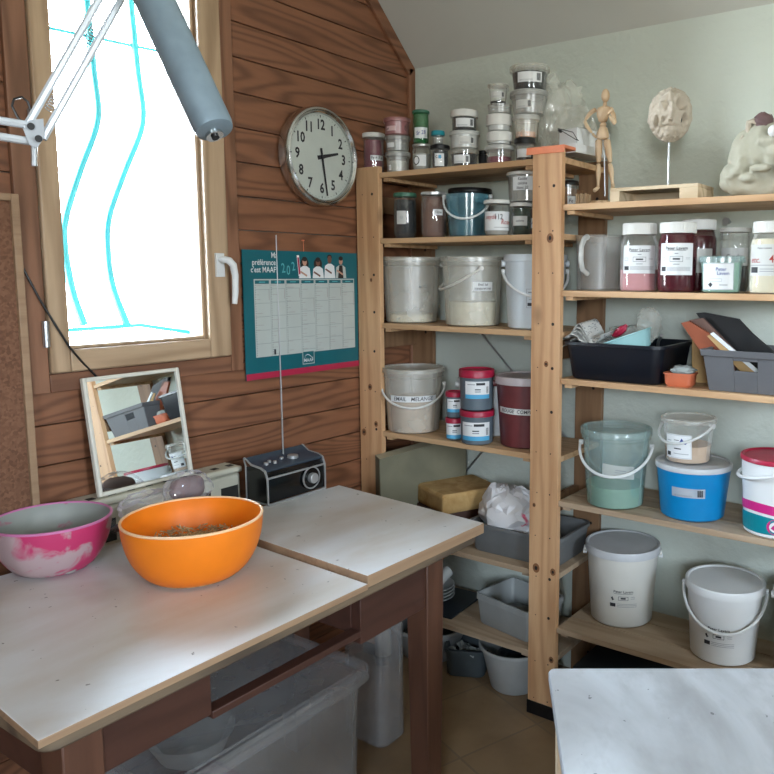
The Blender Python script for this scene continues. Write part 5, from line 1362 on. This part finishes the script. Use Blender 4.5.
# behind the post on the top right shelf: black-topped tub and brush bundle
x, y, r, hh = fit(557, 578, 182, Y0, None, 2.30, True)
P_('glaze_tub', 'dark tub with a white label behind the middle post', 'tub', 556, 577, 180, Y0, yc=2.28, body='clear_plastic', lid='black_plastic', lid_h=.014, content=('powder_black', .5), group=None,
   papers=[dict(az=.35, w=.045, h=.03, z=.028, f=hand(['Fe'], .018))])
b = MB()
for k in range(9):
    a = -0.2+k*.05; x_ = on(583, 195, 1, 2.22).x + (k-4)*.0052; b.box(x_-.0024, x_+.0024, 2.215+(k % 3)*.004, 2.222+(k % 3)*.004, Y0+.0006, Y0+.045-(k % 3)*.002)
x_ = on(583, 195, 1, 2.22).x; b.v = [(x-x_, y-2.22, z-Y0) for x, y, z in b.v]
o = b.build('kindling_bundle', 'pale_wood', loc=(x_, 2.22, Y0)); tag(o, 'little bundle of upright wooden sticks beside the mannequin base', 'sticks')

# --- right 1.40 shelf
Z = 1.400; GR = 'glaze jars on the second right shelf'
x, y, r, hh = fit(573.5, 625, 231, Z, None, 2.20, False)
r *= .97; hh = .168
T = thing('measuring_jug', 'cloudy translucent measuring jug with its handle towards the room', 'jug', (x, y, Z+.0006))
pr_ = [(r*.90, 0), (r*.915, .004), (r*.97, hh-.01), (r*.99, hh-.003), (r, hh)]
b = MB().lathe(pr_+[(r-.002, hh), (r*.97-.002, hh-.01), (r*.915-.002, .004), (.001, .003)], seg=56)
fa = facing(x, y); 
for i, q in enumerate(b.v):   # pouring lip on the far right
    a = math.atan2(q[1], q[0])-(fa+PI-.5); a = (a+PI) % (2*PI)-PI; k_ = math.exp(-(a/.22)**2)*max(0, (q[2]-hh*.82)/(hh*.18))
    b.v[i] = (q[0]*(1+.12*k_), q[1]*(1+.12*k_), q[2])
b.build('body', 'frosted_plastic', T)
dv_ = Vector((math.cos(fa-.55), math.sin(fa-.55), 0))
hp_ = [dv_*(r*.97)+Vector((0, 0, hh-.006)), dv_*(r+.014)+Vector((0, 0, hh-.012)), dv_*(r+.030)+Vector((0, 0, hh-.035)), dv_*(r+.032)+Vector((0, 0, hh-.075)), dv_*(r+.022)+Vector((0, 0, hh-.105)), dv_*(r*.94)+Vector((0, 0, hh-.118))]
MB().tube(hp_, [.009, .0085, .0075, .0075, .0075, .008], 10).build('handle', 'frosted_white', T)
P_('glaze_jar', 'white-capped jar of pale pink powder with a shop label', 'jar', 617.5, 658.5, 222, Z, yc=2.135, above=False, h=.197, body='clear_plastic', lid='cap_white', lid_h=.032, style='jar', neck=.80, content=('powder_pink', .38), taper=.97, group=GR,
   papers=[dict(az=.02, w=.105, h=.080, z=.092, f=shop_label(.105, .080))])
P_('glaze_jar', 'white-capped jar of dark red powder with a shop label', 'jar', 655, 697, 221, Z, yc=2.12, above=False, h=.195, body='clear_red', lid='cap_white', lid_h=.030, style='jar', neck=.84, content=('powder_dkred', .98), taper=.97, group=GR,
   papers=[dict(az=-.05, w=.100, h=.088, z=.092, f=shop_label(.100, .088)), ])
P_('glaze_jar', 'second white-capped dark red jar standing back between two jars', 'jar', 677, 716, 219, Z, yc=2.265, above=False, h=.211, body='clear_red', lid='cap_white', lid_h=.030, style='jar', neck=.84, content=('powder_dkred', .9), taper=.97, group=GR,
   papers=[dict(az=.1, w=.08, h=.07, z=.09, m='paper_dim')])
P_('glass_jar', 'empty glass jar with a flat white lid behind the green tub', 'jar', 716, 749.5, 228, Z, yc=2.23, above=False, h=.182, body='clear_glass', lid='cap_white', lid_h=.012, style='jar', neck=.92, content=('powder_dkgrey', .55), group=GR,
   papers=[dict(az=0, w=.085, h=.05, z=.10, f=hand(['Cendre'], .018))])
x, y, r, hh = fit(696.5, 745, 258, Z, None, 2.125, False)
T = P_('green_tub', 'short square-rimmed green tub with a torn shop label', 'tub', 697, 744, 258, Z, yc=2.125, above=False, h=.100, body='clear_green', rim=True, lid='clear_green', lid_h=.014, over=.006, content=('powder_green', .85), taper=.90, group=GR,
   papers=[dict(az=-.25, w=.095, h=.072, z=.045, f=lambda F: [F.text('Peter', .012, .019, .013, 5), F.text('Lavem', .018, .008, .013, 5), F.frame(-.020, .014, -.014, -.006, .0006, 2), F.poly([(-.024, -.022), (-.016, -.030), (-.010, -.022), (-.016, -.016)], 1), F.rect(.008, .03, -.024, -.022, 2), F.frame(-.047, .047, -.035, .035, .0008, 2, .0003)])])
P_('glaze_jar', 'white-capped jar of cream powder marked 43 at the right edge', 'jar', 746, 791, 221, Z, yc=2.13, above=False, h=.19, body='clear_plastic', lid='cap_white', lid_h=.030, style='jar', neck=.80, content=('powder_cream', .9), taper=.97, group=GR,
   papers=[dict(az=-.12, w=.112, h=.082, z=.088, m='paper_dim', f=lambda F: [F.text('etc.', -.034, .0, .022, 3, shear=.2), F.text('43', .016, .002, .028, 3, sx=.9), F.text('Peter Lavem', -.01, .031, .0075, 1), F.rect(-.050, -.026, -.033, -.018, 1), F.rect(-.02, .05, -.024, -.0225, 2), F.rect(-.02, .05, -.030, -.0285, 2), F.rect(-.056, .056, -.014, -.0125, 2, .0004, 6)])])

# --- right 1.13 shelf
Z = 1.130
T = tubthing('photo_tray', 'black-blue plastic tub with a newspaper and a cyan scoop in it', 'tub', 'navy_plastic', 0, .335, .29, .115, Z, -.972, 2.212, R(0), .86, .035, .009, .010)
b = MB(); pc_ = Vector((-1.075, 2.15, Z+.09))
rnd = random.Random(4)
for k in range(5):    # folded, curling newspaper sheets
    n_ = 14; w_ = .05; rs = []
    a0 = rnd.uniform(-.5, .5); ox = -.045+k*.008; 
    for i in range(n_):
        t_ = i/(n_-1); x_ = ox-.022+.10*t_; z_ = .026*math.sin(t_*PI*(1.1+.25*k)+a0)+.011*k+.012*(1-t_)
        rs.append([(x_, -.06+rnd.uniform(-.004, .004), z_), (x_, .05, z_+.01), (x_, .05, z_+.012), (x_, -.06, z_+.002)])
    b.rings(rs)
o = b.build('newspaper', 'newspaper', loc=pc_, ang=50); tag(o, 'crumpled newspaper sticking out of the left end of the dark tub', 'newspaper')
b = MB(); q0 = Vector((-.985, 2.225, Z+.118))
crinkle(b, (0, 0, .01), (.08, .045, .034), 21, 20, 11, .2); crinkle(b, (.06, .02, .05), (.04, .035, .055), 22, 16, 11, .2)
o = b.build('plastic_bag', 'bag_plastic', loc=q0, ang=25); tag(o, 'clear crinkled bag with a red patch lying in the dark tub', 'plastic bag')
b = MB(); crinkle(b, (0, 0, 0), (.030, .010, .012), 23, 14, 8, .2); b.xf(Matrix.Rotation(R(-38), 4, 'Y')); o = b.build('red_packet', 'red_lid', loc=on(620, 331, 1, 2.17), ang=20); tag(o, 'small bright red packet inside the clear bag', 'packet')
# cyan scoop: shallow bowl tilted
sp = on(625, 340, 1, 2.16)
b = MB().lathe([(.05, 0), (.064, .01), (.078, .055), (.082, .057), (.082, .060), (.076, .060), (.060, .013), (.001, .004)], seg=48)
b.xf(Matrix.Rotation(R(-20), 4, 'Y') @ Matrix.Rotation(R(4), 4, 'X'))
o = b.build('cyan_bowl', 'cyan_plastic', loc=(sp.x+.016, 2.175, Z+.078)); tag(o, 'pale cyan plastic bowl tilted in the dark tub', 'bowl')
b = MB().tube([(-.91, 2.28, Z+.06), (-.88, 2.22, Z+.118), (-.855, 2.18, Z+.140)], [.004, .005, .006], 8)
b.v = [(x+.88, y-2.22, z-Z) for x, y, z in b.v]; o = b.build('modelling_tool', 'steel', loc=(-.88, 2.22, Z)); tag(o, 'thin metal modelling tool leaning on the right rim of the dark tub', 'tool')
T = tubthing('seedling_tray', 'little terracotta-coloured plastic tray between the dark tub and grey bin', 'tray', 'terracotta', 0, .088, .07, .040, Z, -.772, 2.125, 0, .86, .012, .004, .005)
b = MB(); blob(b, (0, 0, .012), (.034, .024, .012), crumple(24, .3, 2.5, .2), 30, 20); o = b.build('cleaning_rag', 'grey_cloth', loc=(-.766, 2.128, Z+.036), ang=60); tag(o, 'bunched grey rag on the little terracotta tray', 'rag')
# grey bin with a hand hole
T = thing('storage_bin', 'grey plastic bin with a hand hole, folders leaning out of it', 'bin', (-.5475, 2.20, Z+.0006))
W_, D_, H_ = .300, .235, .115
b = MB(); t_ = .003; hw, hz0, hz1 = .034, .060, .087; hx = -.0325
def wl(x0, x1, z0, z1): b.box(x0, x1, -D_/2, -D_/2+t_, z0, z1)
wl(-W_/2, hx-hw, 0, H_); wl(hx+hw, W_/2, 0, H_); wl(hx-hw, hx+hw, 0, hz0); wl(hx-hw, hx+hw, hz1, H_)
b.box(-W_/2, W_/2, D_/2-t_, D_/2, 0, H_); b.box(-W_/2, -W_/2+t_, -D_/2+t_, D_/2-t_, 0, H_); b.box(W_/2-t_, W_/2, -D_/2+t_, D_/2-t_, 0, H_); b.box(-W_/2+t_, W_/2-t_, -D_/2+t_, D_/2-t_, 0, .003)
for (a, c_, d_, e) in ((-W_/2-.005, W_/2+.005, -D_/2-.006, -D_/2), (-W_/2-.005, W_/2+.005, D_/2, D_/2+.006), (-W_/2-.005, -W_/2, -D_/2, D_/2), (W_/2, W_/2+.005, -D_/2, D_/2)): b.box(a, c_, d_, e, H_-.018, H_)
b.v = [(x*(.88+.12*z/H_), y*(.86+.14*z/H_), z) for x, y, z in b.v]
b.build('shell', 'grey_bin_plastic', T, bevel=.0012)
def sheet(name, label, cat, m, pxs, y0, th, grp=None, edge=None):
    """a stiff sheet whose outline is seen at depth y0, `th` thick"""
    P = [on(px, py, 1, y0) for px, py in pxs]; n_ = len(P); c_ = sum(P, Vector())/n_
    b = MB(); b.rings([[p-c_ for p in P], [p-c_+Vector((0, th, 0)) for p in P]]) 
    o = b.build(name, m, loc=c_); return tag(o, label, cat, grp)
GB = 'folders and boards leaning in the grey bin'
sheet('folder', 'rust-orange folder leaning left out of the grey bin', 'folder', 'rust_cover', [(681, 323), (689, 321), (719, 340), (728, 372), (714, 371)], 2.17, .012, GB)
sheet('cardboard_piece', 'yellowish cardboard piece behind the little terracotta tray', 'cardboard', 'cardboard', [(692, 334), (702, 346), (706, 368), (709, 386), (692, 386)], 2.235, .008)
sheet('folder', 'dark reddish-brown folder behind the rust-orange one', 'folder', 'powder_brown', [(689, 320), (703, 318), (736, 352), (735, 372), (722, 372)], 2.185, .012, GB)
sheet('art_board', 'tan board with white edges leaning in the middle of the grey bin', 'board', 'cardboard', [(707, 336), (710, 334.5), (745, 364), (757, 372), (741, 372)], 2.150, .004, GB)
sheet('art_board', 'narrow white board lying along the tan board in the grey bin', 'board', 'paper', [(710, 334), (713, 332), (760, 371.5), (755, 372.5)], 2.146, .004, GB)
sheet('black_folder', 'large black folder rising out of the grey bin', 'folder', 'black_card', [(696, 313), (703, 312.5), (738, 319), (752, 334), (774, 353), (790, 372), (740, 372), (702, 322)], 2.20, .016, GB)

# --- right 0.74 shelf
Z = 0.740; GK = 'buckets on the fourth right shelf'
def bprint(F):
    F.rect(-.010, .022, .004, .0065, 2); F.rect(-.012, .024, -.002, -.0005, 2)
P_('bucket', 'clear green-tinted bucket of green glaze with a hanging handle', 'bucket', 577.5, 651.5, 420, Z, yb=511.5, body='clear_green', rim=True, lid='clear_green', lid_h=.022, content=('powder_green', .27), taper=.85, over=.007, group=GK,
   handle=dict(az=-.15, sag=.68, z=.185, r=.0045), papers=[dict(az=.1, w=.10, h=.04, z=.12, m='frosted_white', tilt=-.1, f=bprint)])
x, y, r, z = P_('bucket', 'bright blue bucket with a white lid and small barcode label', 'bucket', 651.5, 731.5, 452, Z, yb=523.5, body='blue_plastic', lid='grey_lid', lid_h=.016, taper=.86, over=.004, group=GK,
   papers=[dict(az=-.13, w=.098, h=.028, z=.088, m='frosted_white', f=small_label(.098, .028, '', '', s=.005))])
print('blue', x, y, r, z)
P_('bucket', 'small dusty clear bucket standing on the blue bucket', 'bucket', 664, 722, 408.5, z-.002, yc=y+.005, above=False, h=.132, body='clear_plastic', rim=True, lid='dust_clear', lid_h=.014, content=('powder_tan', .40), taper=.86, over=.006, group=GK,
   handle=dict(az=-.65, sag=.62, z=.115, r=.004, m='frosted_white'),
   papers=[dict(az=-.45, w=.085, h=.072, z=.052, f=lambda F: [F.frame(-.041, .041, -.034, .034, .0007, 2), F.poly([(.006, .012), (.014, .026), (.022, .014), (.030, .014), (.026, .008)], 5), F.rect(-.01, .006, .018, .020, 1), F.rect(-.036, -.022, -.03, -.018, 1), F.rect(-.036, -.02, .015, .017, 2), F.rect(-.01, .012, -.008, -.0045, 1), F.rect(-.012, .034, -.022, -.0205, 2)])])
def red_bucket(F):
    # printed sleeve: teal base, magenta wave, emblem
    n_ = 26; W2 = .16
    for i in range(n_):
        u0, u1 = -W2+2*W2*i/n_, -W2+2*W2*(i+1)/n_
        f0, f1 = [.012*math.cos((u+.05)*16)-.008 for u in (u0, u1)]
        F.poly([(u0, -.075), (u1, -.075), (u1, f1-.028), (u0, f0-.028)], 6)
        F.poly([(u0, f0-.020), (u1, f1-.020), (u1, f1+.006), (u0, f0+.006)], 7)
    F.ell(.012, -.052, .024, .022, 7, .0009); F.ell(.012, -.052, .017, .015, 0, .0011)
    F.poly([(-.001, -.056), (.006, -.046), (.014, -.052), (.024, -.044), (.020, -.060), (.010, -.062)], 7, .0013)
P_('bucket', 'white bucket with a dark red lid and teal and magenta print', 'bucket', 734.5, 813, 447, Z, yb=541, body='white_plastic', lid='red_lid', lid_h=.013, taper=.87, over=.004, group=GK, ears=True,
   handle=dict(az=-1.45, sag=.28, z=.185, r=.005), papers=[dict(az=-.1, w=.10, h=.05, z=.088, bare=True, mats=['teal_print', 'magenta_print'], f=red_bucket)])

# --- right 0.32 shelf
Z = 0.320; GW = 'white buckets on the lowest right shelf'
def print_b(F):
    F.text('Peter Lavem', 0, .028, .0125, 1); F.rect(-.030, .030, .0205, .0215, 1); F.frame(-.016, .016, -.001, .012, .0012, 1); F.rect(-.008, .008, .003, .0085, 1)
    F.poly([(-.040, .006), (-.034, .010), (-.032, .003), (-.028, .002), (-.034, -.004)], 1); F.rect(-.042, -.024, -.024, -.012, 1); F.rect(.024, .038, .010, .0112, 2); F.rect(.024, .038, .004, .0052, 2)
    for k in range(3): F.rect(-.02, .045, -.014-.005*k, -.0128-.005*k, 2, .0005, 4)
P_('bucket', 'white lidded bucket, leftmost on the lowest right shelf', 'bucket', 582.5, 659, 529, Z, yb=620.5, body='cream_plastic', lid='grey_lid', lid_h=.026, taper=.86, over=.006, group=GW, ears=True,
   handle=dict(az=PI, sag=.3, z=.215, r=.004), papers=[dict(az=.05, w=.10, h=.06, z=.098, bare=True, f=print_b)])
P_('bucket', 'white lidded bucket with its handle hanging in front, behind the side table', 'bucket', 679, 764, 564, Z, yb=668, body='white_plastic', lid='white_plastic', lid_h=.026, taper=.86, over=.006, group=GW,
   handle=dict(az=-.02, sag=.80, z=.205, r=.0045), papers=[dict(az=-.12, w=.10, h=.06, z=.085, bare=True, f=print_b)])
P_('bucket', 'white lidded bucket cut off by the right edge of the photo', 'bucket', 765, 850, 575, Z, yb=690, body='white_plastic', lid='cream_plastic', lid_h=.026, taper=.86, over=.006, group=GW, ears=True)

# ================================================================== LIGHT
w = bpy.data.worlds.new('World'); S.world = w; w.use_nodes = True; nt = w.node_tree
bg = nt.nodes['Background']
tc = N(nt, 'ShaderNodeTexCoord'); sp = N(nt, 'ShaderNodeSeparateXYZ'); nt.links.new(tc.outputs['Generated'], sp.inputs[0])
nt.links.new(ramp(nt, sp.outputs[2], [(0.0, (0.50, 0.53, 0.52)), (0.08, (0.78, 0.89, 1.0)), (0.7, (0.58, 0.77, 1.0))]), bg.inputs[0])
bg.inputs[1].default_value = 58.0
def portal(name, loc, rot, sx, sy):
    l = bpy.data.lights.new(name, 'AREA'); l.shape = 'RECTANGLE'; l.size = sx; l.size_y = sy; l.cycles.is_portal = True
    o = bpy.data.objects.new(name, l); COL.objects.link(o); o.location = loc; o.rotation_euler = rot; return o
portal('window_portal', (XW-0.28, (WY0+WY1)/2, (WZ0+WZ1)/2), (0, R(-90), 0), WZ1-WZ0+.1, WY1-WY0+.2)
portal('window_portal', ((f1[0]+f1[1])/2, YF-0.16, (f1[2]+f1[3])/2), (R(90), 0, 0), f1[1]-f1[0], f1[3]-f1[2])
portal('window_portal', (XR+0.16, (f2[0]+f2[1])/2, (f2[2]+f2[3])/2), (0, R(90), 0), f2[3]-f2[2], f2[1]-f2[0])

# ================================================================== CAMERA
cam = bpy.data.cameras.new('Camera'); co = bpy.data.objects.new('Camera', cam); COL.objects.link(co)
cam.sensor_width = 36; cam.sensor_height = 36; cam.sensor_fit = 'HORIZONTAL'; cam.lens = FPX/774*36
cam.shift_x = (387-CX)/774; cam.shift_y = (CY-387)/774; cam.clip_start = 0.02
m = Matrix((( rt.x, up.x, -fwd.x, EYE.x), (rt.y, up.y, -fwd.y, EYE.y), (rt.z, up.z, -fwd.z, EYE.z), (0, 0, 0, 1)))
co.matrix_world = m; S.camera = co
vs = S.view_settings; vs.view_transform = 'Standard'; vs.look = 'None'; vs.exposure = 0.32; vs.gamma = 1.0; vs.use_curve_mapping = False
S.cycles.max_bounces = 10; S.cycles.diffuse_bounces = 4; S.cycles.transparent_max_bounces = 24; S.cycles.sample_clamp_indirect = 6.0
S.cycles.caustics_reflective = False; S.cycles.caustics_refractive = False
